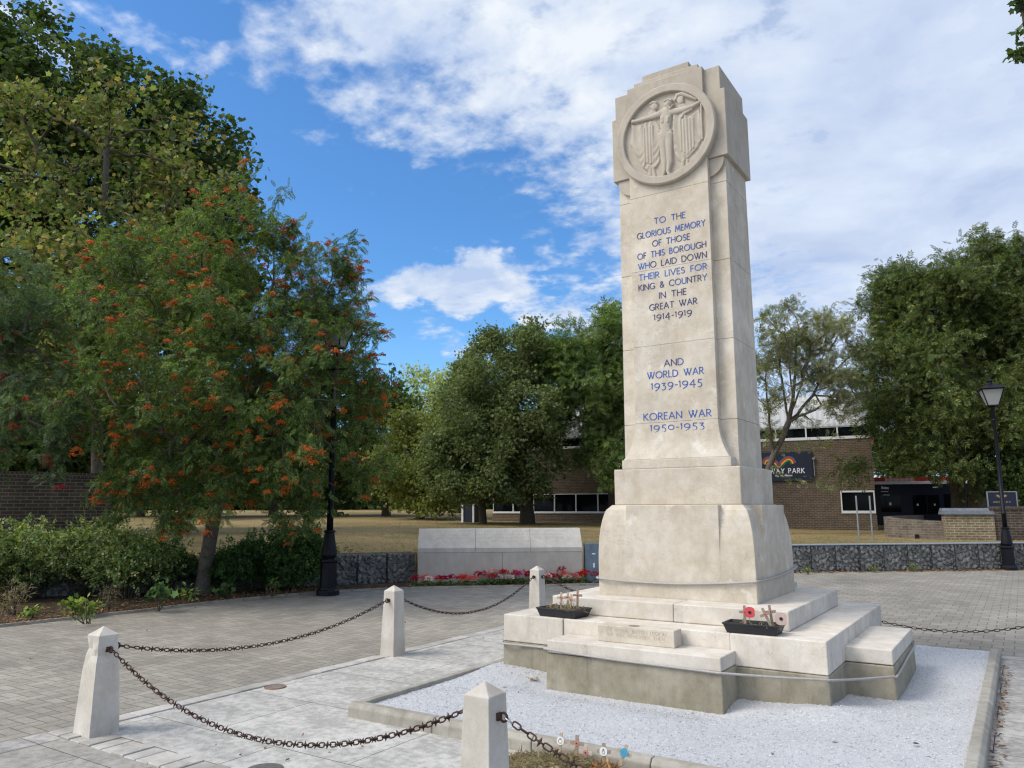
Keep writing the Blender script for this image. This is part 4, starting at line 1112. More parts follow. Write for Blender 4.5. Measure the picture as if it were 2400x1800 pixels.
def tree(name, label, trunk, blobs, ntip, kind, mat, per, size, r_base, bark=M_BARK, spread=.35, droop=.3, cat='tree', group=None, step=.45, bow=.1, jit=.05,
         rmin=.006, second=None, berries=None, shell=.5, plw=.18, k0=None, zmin=None, side=.4, twig_leaves=1.0, rmax_exp=.46, limbs=(), avoid=()):
    T = blob_points(blobs, ntip, shell)
    for c_, r0 in avoid: T = T[np.linalg.norm(T - c_, axis=1) > r0 + .12]
    if zmin is not None: T = T[T[:, 2] > zmin]
    nodes, par, tips, nt = skeleton(trunk, T, step, bow, jit, plw, k0, limbs)
    cnt = np.zeros(len(nodes)); cnt[tips] += 1
    for i in range(len(nodes) - 1, 0, -1): cnt[par[i]] += cnt[i]
    r_ = np.maximum(rmin, r_base * (cnt / max(cnt[0], 1)) ** rmax_exp)
    for i in range(nt): r_[i] = max(r_[i], r_base * (1 - .78 * i / nt))
    r_[0] = r_base * 1.25
    base = np.array(trunk[0], float)
    t = thing(name, label, cat, base, 0, group)
    I = np.arange(1, len(nodes))
    segs_mesh('trunk', nodes[par[I]], nodes[I], np.where(par[I] == 0, r_[0], r_[par[I]] * .6 + r_[I] * .4), r_[I], bark, t, 6, base)
    # leaves round every twig end, and along the last stretch of each twig
    thin = I[(cnt[I] <= 2)]
    n1 = int(per * len(tips)); src = rng.choice(tips, n1)
    n2 = int(per * twig_leaves * .5 * len(tips)); src2 = rng.choice(thin, n2); f = rng.uniform(0, 1, (n2, 1))
    P = np.concatenate([nodes[src] + np.clip(rng.normal(size=(n1, 3)), -1.25, 1.25) * spread * .9 * np.array([1, 1, .8]), nodes[src2] * f + nodes[par[src2]] * (1 - f) + rng.normal(size=(n2, 3)) * spread * .55])
    q = np.concatenate([src, src2]); od = nodes[q] - nodes[par[q]]; od /= np.linalg.norm(od, axis=1, keepdims=True) + 1e-9
    for c_, r0 in avoid:
        kp = np.linalg.norm(P - c_, axis=1) > r0; P, od = P[kp], od[kp]
    D = od * side + unit(len(P)) * .8 + np.array([0, 0, -droop])
    N = unit(len(P)) * .7 + np.array([0, 0, .8])
    S = size * rng.uniform(.65, 1.2, len(P))
    cr = leaves_mesh('crown', P, D, N, S, kind, mat, t, base)
    if second:      # seed keys among the leaves
        m2, k2, p2, s2 = second; n3 = int(p2 * len(tips)); s3 = rng.choice(tips, n3 // 9)
        C_ = np.repeat(nodes[s3] + rng.normal(size=(len(s3), 3)) * spread * .7, 9, 0)
        P3 = C_ + rng.normal(size=C_.shape) * np.array([.035, .035, .06])
        leaves_mesh('seed_keys', P3, unit(len(P3)) * .5 + np.array([0, 0, -1.]), unit(len(P3)), s2 * rng.uniform(.7, 1.2, len(P3)), k2, m2, cr, (0, 0, 0) if False else base)
    if berries:     # flat-topped bunches
        mb_, nb, rb, per_b, rad = berries
        s3 = rng.choice(tips, nb); ctr = nodes[tips].mean(0); ow = nodes[s3] - ctr; ow /= np.linalg.norm(ow, axis=1, keepdims=True); ow[:, 2] -= .15
        C_ = nodes[s3] + rng.normal(size=(nb, 3)) * spread * .5 + ow * .16
        for c_, r0 in avoid:
            kp = np.linalg.norm(C_ - c_, axis=1) > r0; C_ = C_[kp]
        nb = len(C_); size_b = rng.uniform(.65, 1.25, nb)
        q = rng.normal(size=(nb, per_b, 3)) * np.array([1, 1, .38]) * rad * .6 * size_b[:, None, None]
        q[:, :, 2] += -.35 * (q[:, :, 0] ** 2 + q[:, :, 1] ** 2) / rad
        PB = (C_[:, None] + q).reshape(-1, 3)
        octv = np.array([(1, 0, 0), (-1, 0, 0), (0, 1, 0), (0, -1, 0), (0, 0, 1), (0, 0, -1.)]); octf = np.array([(0, 2, 4), (2, 1, 4), (1, 3, 4), (3, 0, 4), (2, 0, 5), (1, 2, 5), (3, 1, 5), (0, 3, 5)])
        Vb = (PB - base)[:, None] + octv[None] * rb * rng.uniform(.8, 1.2, (len(PB), 1, 1))
        Fb = (np.arange(len(PB))[:, None, None] * 6 + octf[None]).reshape(-1)
        link('berries', np_mesh('berries', Vb.reshape(-1, 3), Fb, np.full(len(PB) * 8, 3), True), mb_, cr)
    return t
def ground_pt(u, v, depth):
    p = CD(u, v, depth); return (p[0], p[1], float(lawn_z(p[0], p[1])) - .05)

# ------------------------------------------------------------------ seed trays with poppy crosses
def tray(label, c, sx, sy, rz, soil_z):
    t = thing('seed_tray', label, 'tray', (*c, S1t + .001), rz, 'black trays on the memorial step')
    b = MB(); h = .078; f = .88; th = .004
    for k in range(4):
        pass
    def ring(k, z, o=0): return [(-sx / 2 * k + o, -sy / 2 * k + o, z), (sx / 2 * k - o, -sy / 2 * k + o, z), (sx / 2 * k - o, sy / 2 * k - o, z), (-sx / 2 * k + o, sy / 2 * k - o, z)]
    R_ = [ring(f, 0), ring(1, h - .012), ring(1.035, h - .012), ring(1.035, h), ring(1, h, .003), ring(f, .006, .004)]
    vs = [p for r_ in R_ for p in r_]; fs = [(3, 2, 1, 0), (20, 21, 22, 23)]
    for i in range(5):
        for k in range(4): fs.append((i * 4 + k, i * 4 + (k + 1) % 4, i * 4 + 4 + (k + 1) % 4, i * 4 + 4 + k))
    b.add(vs, fs); b.build('tray', M_BLACK, t, .003)
    n = 24; X, Y = np.meshgrid(np.linspace(-.47, .47, n) * sx, np.linspace(-.46, .46, n) * sy, indexing='ij'); Z = soil_z + rng.normal(0, .006, X.shape)
    a = (np.arange(n - 1)[:, None] * n + np.arange(n - 1)[None]).reshape(-1)
    link('soil', np_mesh('soil', np.stack([X, Y, Z], -1).reshape(-1, 3), np.stack([a, a + n, a + n + 1, a + 1], -1).reshape(-1), np.full((n - 1) ** 2, 4)), M_SOIL, t)
    return t
tl = tray('black plastic tray of dried grass and four small wooden crosses, left on the memorial step', (-.875, -1.140), .43, .265, R(-4), .06)
tr_ = tray('black plastic tray of soil with red and faded paper poppies, right on the memorial step', (.868, -1.165), .43, .225, R(1), .055)
def straw(parent, n, cx, cy, z, sx, sy, L, mat=M_STRAW, name='dry_grass', up=.5, kind='strap'):
    P = np.stack([cx + rng.normal(size=n) * sx, cy + rng.normal(size=n) * sy, z + rng.uniform(-.01, .012, n)], -1)
    D = unit(n) + np.array([0, 0, up])
    return leaves_mesh(name, P, D, unit(n), L * rng.uniform(.5, 1.2, n), kind, mat, parent)
straw(tl, 170, .07, -.055, .068, .055, .035, .075, L_DRY, up=.2)
straw(tl, 40, -.12, .03, .062, .05, .05, .04, L_DRY, 'dry_leaves', .1, 'simple')
straw(tr_, 60, .03, 0, .058, .10, .05, .03, L_DRY, 'dry_leaves', .1, 'simple')
def cross(label, top_centre, h_up, arm, rz=0., lean=(0, 0), roll=0., mat=M_WOOD, poppy=('small', M_POPPY), h_down=.085, group='poppy crosses left at the memorial', wd=.021, emblem=None):
    """small wooden cross; origin at the crossing, placed in the world"""
    t = thing('poppy_cross', label, 'cross', top_centre, 0, group, (lean[0], roll, rz))
    b = MB(); b.box(-wd / 2, wd / 2, -.003, .003, -h_down, h_up); b.box(-arm, -wd / 2, -.0025, .0025, -wd / 2, wd / 2); b.box(wd / 2, arm, -.0025, .0025, -wd / 2, wd / 2)
    b.build('wooden_cross', mat, t, .0008)
    if poppy:
        kind, pm = poppy
        r_ = .0165 if kind == 'small' else .024
        b = MB(); b.prism([(r_ * (1 if kind == 'disc' else 1 + .12 * math.cos(2 * a)) * math.cos(a) * (.85 if kind == 'small' else 1), r_ * (1 if kind == 'disc' else 1 + .12 * math.cos(2 * a)) * math.sin(a)) for a in np.linspace(0, 2 * math.pi, 25)[:-1]], -.0065, -.0035, 'y')
        po = b.build('poppy' if kind != 'disc' else 'badge', pm, t)
        b = MB()
        if kind == 'disc':
            for (ex, ez, rr_, w_) in emblem or []:
                b.tube([(ex + rr_ * math.cos(a), -.0068, ez + rr_ * math.sin(a)) for a in np.linspace(0, 2 * math.pi, 15)[:-1]], w_, 5, True)
            if emblem: b.build('emblem', M_GREYINK if pm is not M_CYAN else M_GOLD, po)
        else:
            b.prism([(.0048 * math.cos(a), .0048 * math.sin(a)) for a in np.linspace(0, 2 * math.pi, 13)[:-1]], -.0085, -.0062, 'y'); b.build('poppy_centre', M_PBLACK, po)
    return t
def bigpoppy(label, c, r_, mat, rz=0., tilt=0.):
    t = thing('paper_poppy', label, 'poppy', c, 0, None, (tilt, 0, rz))
    b = MB(); b.prism([(r_ * (1 + .10 * math.sin(2 * a) * math.sin(2 * a) * 1.6 - .08) * math.cos(a), r_ * (1.08 + .10 * abs(math.sin(2 * a)) - .08) * math.sin(a)) for a in np.linspace(0, 2 * math.pi, 49)[:-1]], -.0015, .0015, 'y'); b.build('petals', mat, t)
    b = MB(); b.prism([(r_ * .28 * math.cos(a), r_ * .28 * math.sin(a)) for a in np.linspace(0, 2 * math.pi, 19)[:-1]], -.005, -.001, 'y'); b.build('poppy_centre', M_PBLACK, t)
    b = MB(); b.bar((0, .003, -r_ * .3), (-.01, .01, -r_ * 2.0), .004, .004); b.build('stem', M_WOOD2, t)
    return t
for (u, v, rz, roll, lab, yy) in ((1315.3, 1400.7, .1, 0, 'upright pale cross, leftmost of the four in the tray of dried grass', -1.17), (1331.0, 1400.5, .12, .02, 'cross half hidden by the one before it in the tray of dried grass', -1.13),
                                  (1338.5, 1406.0, .05, .10, 'lowest cross in front of the dried grass, its pink poppy beside another', -1.19), (1353.7, 1395.4, .35, .03, 'tallest darker cross at the right end of the tray of dried grass', -1.10)):
    p = PY(u, v, yy); dk = u > 1350
    cross(lab, p, .050 if not dk else .058, .043, rz, (0, 0), roll, M_WOOD2 if dk else M_WOOD, ('small', M_POPPY), max(.05, p[2] - S1t - .055))
for (u, v, rz, roll, lab, yy) in ((1745, 1434.6, .1, 0, 'cross behind the large red poppy in the right tray', -1.17), (1793.4, 1440, .1, -.42, 'tilted cross with a dark red poppy in the middle of the right tray', -1.19), (1805.3, 1433.8, .25, -.12, 'grey cross crossing behind the tilted one in the right tray', -1.15)):
    p = PY(u, v, yy)
    cross(lab, p, .052, .043, rz, (0, 0), roll, M_WOOD2, ('small', M_POPPY if roll != -.42 else M_REDP if False else M_POPPY), max(.05, p[2] - S1t - .05))
bigpoppy('large bright red paper poppy standing in the right tray', PY(1757.2, 1435.2, -1.19), .041, M_POPPY2, .15)
bigpoppy('large faded pale paper poppy leaning out of the right tray', PY(1830.6, 1450.5, -1.215), .046, M_POPPY3, .2, -.1)
# the cross that has fallen on the chippings
ft = thing('fallen_cross', 'small wooden poppy cross lying flat on the white chippings', 'cross', (*PZ(1250, 1592, .025)[:2], .035), 0, None, (R(86), 0, R(70)))
b = MB(); b.box(-.011, .011, -.003, .003, -.095, .05); b.box(-.046, -.011, -.0025, .0025, -.011, .011); b.box(.011, .046, -.0025, .0025, -.011, .011); b.build('wooden_cross', M_WOOD, ft)
b = MB(); b.prism([(.016 * math.cos(a), -.05 + .016 * math.sin(a)) for a in np.linspace(0, 2 * math.pi, 15)[:-1]], -.008, -.0035, 'y'); b.build('poppy', flat('brown_wilted_poppy', (.16, .10, .07), .8), ft)
# crosses leaning on the front kerb
em = [(0, -.002, .012, .0016), (0, .012, .004, .0014)]
for (u, v, lab, pop, mat, roll, emb) in ((1314, 1736, 'cross with a white disc and grey crest, leftmost against the kerb', ('disc', M_WHITE), M_WOOD, .05, em), (1352, 1742, 'cross with a pink red poppy, second from the left against the kerb', ('small', M_POPPY), M_WOOD2, 0, None),
                                    (1373, 1764, 'pale cross with a pink poppy standing in the dead leaves', ('small', M_POPPY), flat('bleached_wood', (.47, .40, .33), .8, 0, .2, 60), .03, None), (1415, 1761, 'cross with a white disc and a ring, right of the pale cross', ('disc', M_WHITE), M_WOOD2, -.03, [(0, -.004, .009, .0016), (0, .010, .0035, .0022)]),
                                    (1463, 1764, 'tilted cross with a bright blue disc, rightmost against the kerb', ('disc', M_CYAN), M_WOOD, .35, [(0, 0, .010, .0014), (0, .004, .005, .0014)])):
    p = PY(u, v, -3.20 if v < 1750 else -3.235)
    cross(lab, p, .045, .043, .12, (R(-8), 0), roll, mat, pop, max(.06, p[2] + .03), emblem=emb)
# heap of straw and dead leaves
hp_ = thing('leaf_heap', 'heap of dry straw and brown dead leaves against the kerb', 'leaf heap', (.42, -3.52, GZ))
n = 40; X, Y = np.meshgrid(np.linspace(-1, 1, n), np.linspace(-1, 1, n), indexing='ij')
rr = np.hypot(X, Y); Zh = .105 * np.clip(1 - rr ** 2, 0, 1) ** .7 + rng.normal(0, .008, X.shape) * (rr < 1)
a = (np.arange(n - 1)[:, None] * n + np.arange(n - 1)[None]).reshape(-1); q = np.stack([a, a + n, a + n + 1, a + 1], -1)
q = q[(rr.reshape(-1)[q] < 1.02).all(1)]
link('straw_mound', np_mesh('straw_mound', np.stack([X * .50 - .02, Y * .36, Zh], -1).reshape(-1, 3), q.reshape(-1), np.full(len(q), 4), True), M_STRAW, hp_)
def on_heap(n_, x0, x1, y0, y1, up=.02):
    x = rng.uniform(x0, x1, n_); y = rng.uniform(y0, y1, n_); r2 = ((x + .02) / .5) ** 2 + (y / .36) ** 2
    return np.stack([x, y, .105 * np.clip(1 - r2, 0, 1) ** .7 + rng.uniform(0, up, n_)], -1)
P = on_heap(5200, -.50, .40, -.34, .26, .015); leaves_mesh('straw', P, unit(len(P)) * np.array([1, 1, .35]), unit(len(P)), .07 * rng.uniform(.6, 1.3, len(P)), 'strap', L_DRY, hp_)
L_DEAD = leaf_mat('brown_curled_leaves', [(.30, .11, .035), (.42, .19, .07), (.22, .08, .03), (.46, .26, .12), (.36, .13, .04)], .2, .7)
P = on_heap(520, .16, .52, -.3, .34, .03); leaves_mesh('dead_leaves', P, unit(len(P)), unit(len(P)), .048 * rng.uniform(.6, 1.3, len(P)), 'pair', L_DEAD, hp_)
P = on_heap(170, -.46, .2, .22, .36, .02); leaves_mesh('dead_leaves', P, unit(len(P)), unit(len(P)), .036 * rng.uniform(.6, 1.3, len(P)), 'pair', L_DEAD, hp_)
# drain cover and small metal plates in the concrete
dc = thing('drain_cover', 'small round rusty cover set in the concrete near the edging', 'drain cover', (*PZ(645, 1612, GZ)[:2], GZ + .005))
b = MB(); b.lathe([(.085, -.01), (.085, .004), (.07, .006)], 24); b.build('cover', flat('rusty_grey_cover', (.20, .17, .15), .8, .2, .4, 30), dc)
b = MB(); b.tube([(.088 * math.cos(a), .088 * math.sin(a), .003) for a in np.linspace(0, 2 * math.pi, 25)[:-1]], .006, 6, True); b.build('rim', flat('rust_stain', (.24, .12, .08), .9, 0, .4, 30), dc)
dc2 = thing('drain_cover', 'dark round cover cut by the bottom edge of the picture', 'drain cover', (*PZ(620, 1806, GZ)[:2], GZ + .005))
b = MB(); b.lathe([(.11, -.01), (.11, .004), (.09, .006)], 24); b.build('cover', flat('dark_cover', (.13, .125, .115), .8, .2, .4, 30), dc2)

# ------------------------------------------------------------------ commemorative tablet and flowers
A0 = np.array((-7.50, 4.64)); A1 = np.array((-4.845, 6.64)); TL = float(np.linalg.norm(A1 - A0)); TA = math.atan2(*(A1 - A0)[::-1])
tw = thing('memorial_tablet', 'long low stone tablet with a sloping inscribed top behind the flowers', 'stone tablet', (*A0, GZ), TA)
DP = .52; zf, zj_, zr = .725, .635, 1.10
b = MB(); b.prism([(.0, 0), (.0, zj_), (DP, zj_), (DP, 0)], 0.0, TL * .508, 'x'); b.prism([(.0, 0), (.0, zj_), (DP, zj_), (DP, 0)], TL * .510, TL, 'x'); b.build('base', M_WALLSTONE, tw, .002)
b = MB()
for f0, f1 in ((0, .347), (.3485, .683), (.6845, 1)):
    b.prism([(-.004, zj_ + .003), (-.004, zf), (DP * .62, zr), (DP, zr), (DP, zj_ + .003)], TL * f0 - (.004 if f0 == 0 else 0), TL * f1 + (.004 if f1 == 1 else 0), 'x')
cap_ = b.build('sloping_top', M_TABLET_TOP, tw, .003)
sl_a = math.atan2(zr - zf, DP * .62 + .004)
lt = MB()
for k, (txt, w_) in enumerate((('THEY SHALL GROW NOT OLD AS WE THAT ARE LEFT GROW OLD', .84), ('AGE SHALL NOT WEARY THEM NOR THE YEARS CONDEMN', .78), ('AT THE GOING DOWN OF THE SUN AND IN THE MORNING', .78), ('WE WILL REMEMBER THEM', .42))):
    letter(lt, txt, TL * (.5 - w_ / 2), .405 - k * .088, .048, TL * w_, .13, .26, .7, 0, .0012)
vv = []
for (x, y, z) in lt.v:      # lay the lines on the slope
    off = -y
    vv.append((x, -.004 + z * math.cos(sl_a) - off * math.sin(sl_a), zf + z * math.sin(sl_a) + off * math.cos(sl_a)))
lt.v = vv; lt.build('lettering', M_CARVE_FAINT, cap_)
dirT = (A1 - A0) / TL; nrmT = np.array((dirT[1], -dirT[0]))     # towards the plaza
COLS = ['crimson', 'coral', 'white', 'coral', 'crimson', 'crimson', 'red', 'coral', 'coral', 'crimson', 'pink', 'red', 'pink', 'white', 'red', 'white', 'red', 'magenta', 'crimson', 'pink', 'red', 'crimson', 'crimson', 'coral', 'white', 'coral', 'red', 'red', 'crimson']
US = [972, 993, 1006, 1026, 1038, 1056, 1078, 1092, 1110, 1126, 1143, 1155, 1166, 1173, 1187, 1200, 1212, 1224, 1236, 1278, 1284, 1300, 1318, 1322, 1334, 1345, 1360, 1371, 1395]
ORD = ['first', 'second', 'third', 'fourth', 'fifth', 'sixth', 'seventh', 'eighth', 'ninth', 'tenth', 'eleventh', 'twelfth', 'thirteenth', 'fourteenth', 'fifteenth', 'sixteenth', 'seventeenth', 'eighteenth', 'nineteenth', 'twentieth', 'twenty first', 'twenty second', 'twenty third', 'twenty fourth', 'twenty fifth', 'twenty sixth', 'twenty seventh', 'twenty eighth', 'twenty ninth']
hs = {11: 1.0, 9: 1.25, 10: 1.4, 12: 1.6, 14: 1.35, 16: 1.3, 17: 1.4, 18: 1.2, 19: 1.2, 22: 1.7, 23: 1.15, 26: 1.2, 27: 1.3, 28: 1.2}
for k, (c, u) in enumerate(zip(COLS, US)):
    v = 1376 - (u - 980) * .018
    p = PZ(u, v, GZ); hh = hs.get(k, .9) * .165
    p = p + np.array((*(-nrmT * rng.uniform(.02, .14)), 0))
    t = thing('geranium', f'{c} geranium, {ORD[k]} plant from the left end of the flower row', 'flower', (p[0], p[1], GZ), rng.uniform(0, 6), 'geraniums in front of the stone tablet')
    n = 60; q = unit(n) * np.array([.085, .085, hh * .5]); q[:, 2] = np.abs(q[:, 2]) + .02
    leaves_mesh('leaves', q, unit(n) * np.array([1, 1, .2]), unit(n) * .5 + np.array([0, 0, 1.]), .06 * rng.uniform(.6, 1.2, n), 'palm', L_GER, t)
    for h_ in range(3 if k not in (2, 13) else 2):
        fc = np.array([rng.uniform(-.07, .07), rng.uniform(-.07, .07), hh * rng.uniform(.85, 1.1)]); n = 46
        q = unit(n) * np.array([.054, .054, .044]); q[:, 2] = np.abs(q[:, 2]) * 1.1 - .008
        cc = c if h_ < 2 or c in ('white', 'pink') else c
        f_ = leaves_mesh('flower_head', fc + q, q + unit(n) * .02, q + unit(n) * .02, .042 * rng.uniform(.8, 1.2, n), 'simple', PETALS[cc], t)
        segs_mesh('flower_stalk', [fc * np.array([.4, .4, .2])], [fc], [.003], [.002], L_GER, f_, 4)
for (u, s_, lab) in ((1155, .26, 'wispy dry weed behind the pink geraniums'), (1238, .30, 'tall wispy weed beside the bollard, left side'), (1283, .34, 'tall wispy weed beside the bollard, right side'), (1335, .30, 'sparse seeding weed against the tablet near its right end'), (1352, .28, 'sparse seeding weed at the right end of the tablet')):
    p = PZ(u, 1372, GZ) - np.array((*(nrmT * .16), 0)); t = thing('wispy_weed', lab, 'weed', (p[0], p[1], GZ), 0, 'weeds growing behind the flowers')
    n = 16; d = unit(n) * np.array([.35, .35, .1]) + np.array([0, 0, 1.]); d *= s_ * rng.uniform(.6, 1.1, (n, 1))
    st = segs_mesh('stems', np.zeros((n, 3)), d, np.full(n, .0022), np.full(n, .001), L_DRY, t, 3)
    q = np.repeat(d, 7, 0) * rng.uniform(.55, 1.03, (n * 7, 1)) + rng.normal(size=(n * 7, 3)) * .012
    leaves_mesh('seed_heads', q, unit(len(q)), unit(len(q)), .018 * rng.uniform(.6, 1.3, len(q)), 'simple', L_DRY, st)
# metal cabinet door beside the tablet
mp = thing('metal_cabinet', 'blue grey metal cabinet half hidden behind the memorial pedestal', 'cabinet', (*(A1 + dirT * .06 + nrmT * .02), GZ), TA)
b = MB(); b.box(0, .62, .0, .24, 0, .80); cb = b.build('cabinet', M_PANEL, mp, .01)
b = MB(); b.box(.02, .60, -.012, -.002, .03, .77); dr = b.build('door', M_PANEL, mp, .006)
b = MB(); b.box(.13, .20, -.0145, -.0125, .58, .605); b.box(.15, .185, -.0145, -.0125, .32, .41); b.build('sticker', M_TEXTW, dr)
b = MB()
for x in (.06, .30): b.lathe([(.012, 0), (.012, .006)], 10)
b.v = [(x * 1 + (.06 if i < len(b.v) // 2 else .30), -.012 - z, .70 + y) for i, (x, y, z) in enumerate(b.v)]
b.build('bolt', M_STEEL, dr)

# ------------------------------------------------------------------ gabion walls
def rock_cloud(seed, nx_, nz_, L, H, D_):
    r_ = np.random.default_rng(seed); import bmesh
    bm = bmesh.new(); bmesh.ops.create_icosphere(bm, subdivisions=1, radius=1); base = np.array([v.co[:] for v in bm.verts]); faces = np.array([[v.index for v in f_.verts] for f_ in bm.faces]); bm.free()
    V, F = [], []
    def put(c, s_):
        th = r_.uniform(0, 6.28); q = base * (1 + r_.normal(0, .20, (len(base), 1))); q = q * s_ * r_.uniform(.55, 1.35, 3)
        q = np.stack([q[:, 0] * math.cos(th) - q[:, 2] * math.sin(th), q[:, 1], q[:, 0] * math.sin(th) + q[:, 2] * math.cos(th)], -1) + c
        q[:, 1] = np.clip(q[:, 1], .004, D_ - .004); q[:, 0] = np.clip(q[:, 0], .004, L - .004); q[:, 2] = np.clip(q[:, 2], .0, H - .004)
        F.append(faces + sum(len(v) for v in V)); V.append(q)
    dx, dz = L / nx_, H / nz_
    for i in range(nx_):
        for j in range(nz_):
            put(np.array([(i + .5 + r_.uniform(-.5, .5) + .25 * (j % 2)) * dx, .03 + r_.uniform(-.01, .05), (j + .5 + r_.uniform(-.45, .45)) * dz]), np.array([dx * .62, .06, dz * .60]))
    for i in range(nx_):
        for j in range(4):
            put(np.array([(i + .5 + r_.uniform(-.2, .2)) * dx, (j + .5) * D_ / 4, H - .03]), np.array([dx * .6, D_ / 7, .05]))
    b = np.array([(.01, .07, 0), (L - .01, .07, 0), (L - .01, D_ - .02, 0), (.01, D_ - .02, 0), (.01, .07, H - .04), (L - .01, .07, H - .04), (L - .01, D_ - .02, H - .04), (.01, D_ - .02, H - .04)])
    nv = sum(len(v) for v in V)
    flat_ = np.concatenate([np.concatenate(F).reshape(-1), (np.array([(3, 2, 1, 0), (4, 5, 6, 7), (0, 1, 5, 4), (1, 2, 6, 5), (2, 3, 7, 6), (3, 0, 4, 7)]) + nv).reshape(-1)])
    tot = np.concatenate([np.full(sum(len(f_) for f_ in F), 3), np.full(6, 4)])
    return np_mesh('stones', np.concatenate(V + [b]), flat_, tot)
def cage_mesh(L, H, D_, s_=.12):
    b = MB()
    for x in np.arange(0, L + .001, L / round(L / s_)): b.bar((x, -.004, 0), (x, -.004, H), .0030, .0030); b.bar((x, -.004, H), (x, D_, H), .0030, .0030)
    for z in np.arange(0, H + .001, H / round(H / s_)): b.bar((0, -.006, z), (L, -.006, z), .0030, .0030)
    for x in (0, L): b.bar((x, -.006, 0), (x, -.006, H), .016, .012)
    for y in np.arange(0, D_ + .001, .1): b.bar((0, y, H + .002), (L, y, H + .002), .0030, .0030)
    return b
LG, HG, DG = .60, .63, .42
rm = [rock_cloud(s_, 7, 6, LG, HG - .02, DG) for s_ in (1, 2, 3)]
cb_ = cage_mesh(LG, HG - .02, DG); cm = np_mesh('wire_cage', cb_.v, [i for f_ in cb_.f for i in f_], [len(f_) for f_ in cb_.f])
lid = MB(); lid.box(-.005, LG + .005, -.015, DG, HG - .018, HG - .0); lm = np_mesh('lid', lid.v, [i for f_ in lid.f for i in f_], [len(f_) for f_ in lid.f])
_first = {}
def gabion(p, ang, label, group, k, withlid):
    t = thing('gabion_basket', label, 'gabion', (*p, GZ), ang, group)
    for nm, me, mt in (('stones', rm[k % 3], M_ROCK), ('wire_cage', cm, M_WIRE)) + ((('lid', lm, M_LID),) if withlid else ()):
        o = bpy.data.objects.new(nm, me); COL.objects.link(o); o.parent = t
        if not me.materials: me.materials.append(mt)
    return t
dL = (WALL0 - WALL1) / np.linalg.norm(WALL0 - WALL1); aL = math.atan2(dL[1], dL[0])
for k in range(12):
    p = WALL0 - dL * (LG + .004) * (k + 1)
    gabion(p, aL, f'wire basket of grey stones, {ORD[k]} to the left of the stone tablet', 'gabion baskets of the low wall on the left', k, False)
G0 = np.array((-1.75, 11.10)) + np.array((-.25, .31)); G1 = np.array((2.534, 14.618)) + np.array((-.25, .31)); dG = (G1 - G0) / np.linalg.norm(G1 - G0); aG = math.atan2(dG[1], dG[0])
for k in range(-2, 13):
    p = G0 + dG * (LG + .004) * k
    gabion(p, aG, f'lidded wire basket of grey stones, {ORD[k]} in the low wall right of the memorial' if k >= 0 else 'lidded wire basket of grey stones hidden behind the memorial', 'gabion baskets of the low wall on the right', k + 2, True)

# ------------------------------------------------------------------ lamp posts
def lamp(label, loc, rz):
    t = thing('street_lamp', label, 'street lamp', loc, rz, 'black lantern posts')
    b = MB()
    b.lathe([(.185, 0), (.185, .07), (.155, .10), (.15, .13)], 8, (0, 0), R(22.5)); b.lathe([(.135, .13), (.13, .50), (.15, .515), (.15, .55), (.125, .57)], 8, (0, 0), R(22.5))
    base = b.build('base', M_IRON, t, .006)
    b = MB(); b.lathe([(.10, .57), (.125, .62), (.118, .70), (.085, .90), (.075, .96), (.095, .975), (.095, .995), (.07, 1.01)], 16); b.build('fluted_sleeve', M_IRON, t)
    b = MB(); b.lathe([(.054, 1.0), (.052, 1.32), (.060, 1.325), (.060, 1.345), (.050, 1.35), (.044, 2.6), (.036, 3.86), (.05, 3.88), (.055, 3.93), (.03, 3.96)], 14); b.bar((-.22, 0, 3.60), (.22, 0, 3.60), .018, .018); b.lathe([(.05, 3.58), (.05, 3.63)], 12); b.build('column', M_IRON, t, 0, True)
    b = MB()
    def sq(r_, z): return [(-r_, -r_, z), (r_, -r_, z), (r_, r_, z), (-r_, r_, z)]
    zb, zt, rb, rt = 3.965, 4.36, .115, .235
    for i in range(4): b.bar(sq(rb, zb)[i], sq(rt, zt)[i], .018, .018)
    for i in range(4): b.bar(sq(rb, zb)[i], sq(rb, zb)[(i + 1) % 4], .02, .02); b.bar(sq(rt, zt)[i], sq(rt, zt)[(i + 1) % 4], .024, .024)
    for s_ in (-1, 1): b.bar((s_ * .03, 0, 3.93), (s_ * rb, 0, zb), .016, .016); b.bar((0, s_ * .03, 3.93), (0, s_ * rb, zb), .016, .016)
    fr = b.build('lantern_frame', M_IRON, t)
    for i in range(4):
        c0, c1 = sq(rb - .004, zb + .01), sq(rt - .006, zt - .01); j = (i + 1) % 4
        g_ = MB(); g_.add([c0[i], c0[j], c1[j], c1[i]], [(0, 1, 2, 3)]); g_.build('pane', M_LGLASS, fr)
    b = MB()
    v = sq(rt + .045, zt + .005) + sq(rt + .045, zt + .02) + sq(.085, zt + .135) + sq(.06, zt + .14)
    b.add(v, [(3, 2, 1, 0)] + [(i * 4 + k, i * 4 + (k + 1) % 4, i * 4 + 4 + (k + 1) % 4, i * 4 + 4 + k) for i in range(3) for k in range(4)] + [(12, 13, 14, 15)])
    b.build('lantern_roof', M_IRON, t, .004)
    b = MB(); b.lathe([(.058, zt + .135), (.058, zt + .16), (.045, zt + .165), (.045, zt + .20), (.062, zt + .205), (.058, zt + .235), (.02, zt + .255), (.012, zt + .262), (.018, zt + .275), (.004, zt + .31)], 14); b.build('finial', M_IRON, t, 0, True)
    return t
lpL = PZ(768, 1395, GZ); lpR = PZ(2366, 1336, GZ)
lamp('black lantern post half hidden by the rowan with orange berries', (lpL[0], lpL[1], GZ), R(20)).scale = (1.1, 1.1, 1.135)
lamp('black lantern post standing clear in front of the gabion wall at the right', (lpR[0], lpR[1], GZ), R(11))
#@@PART3

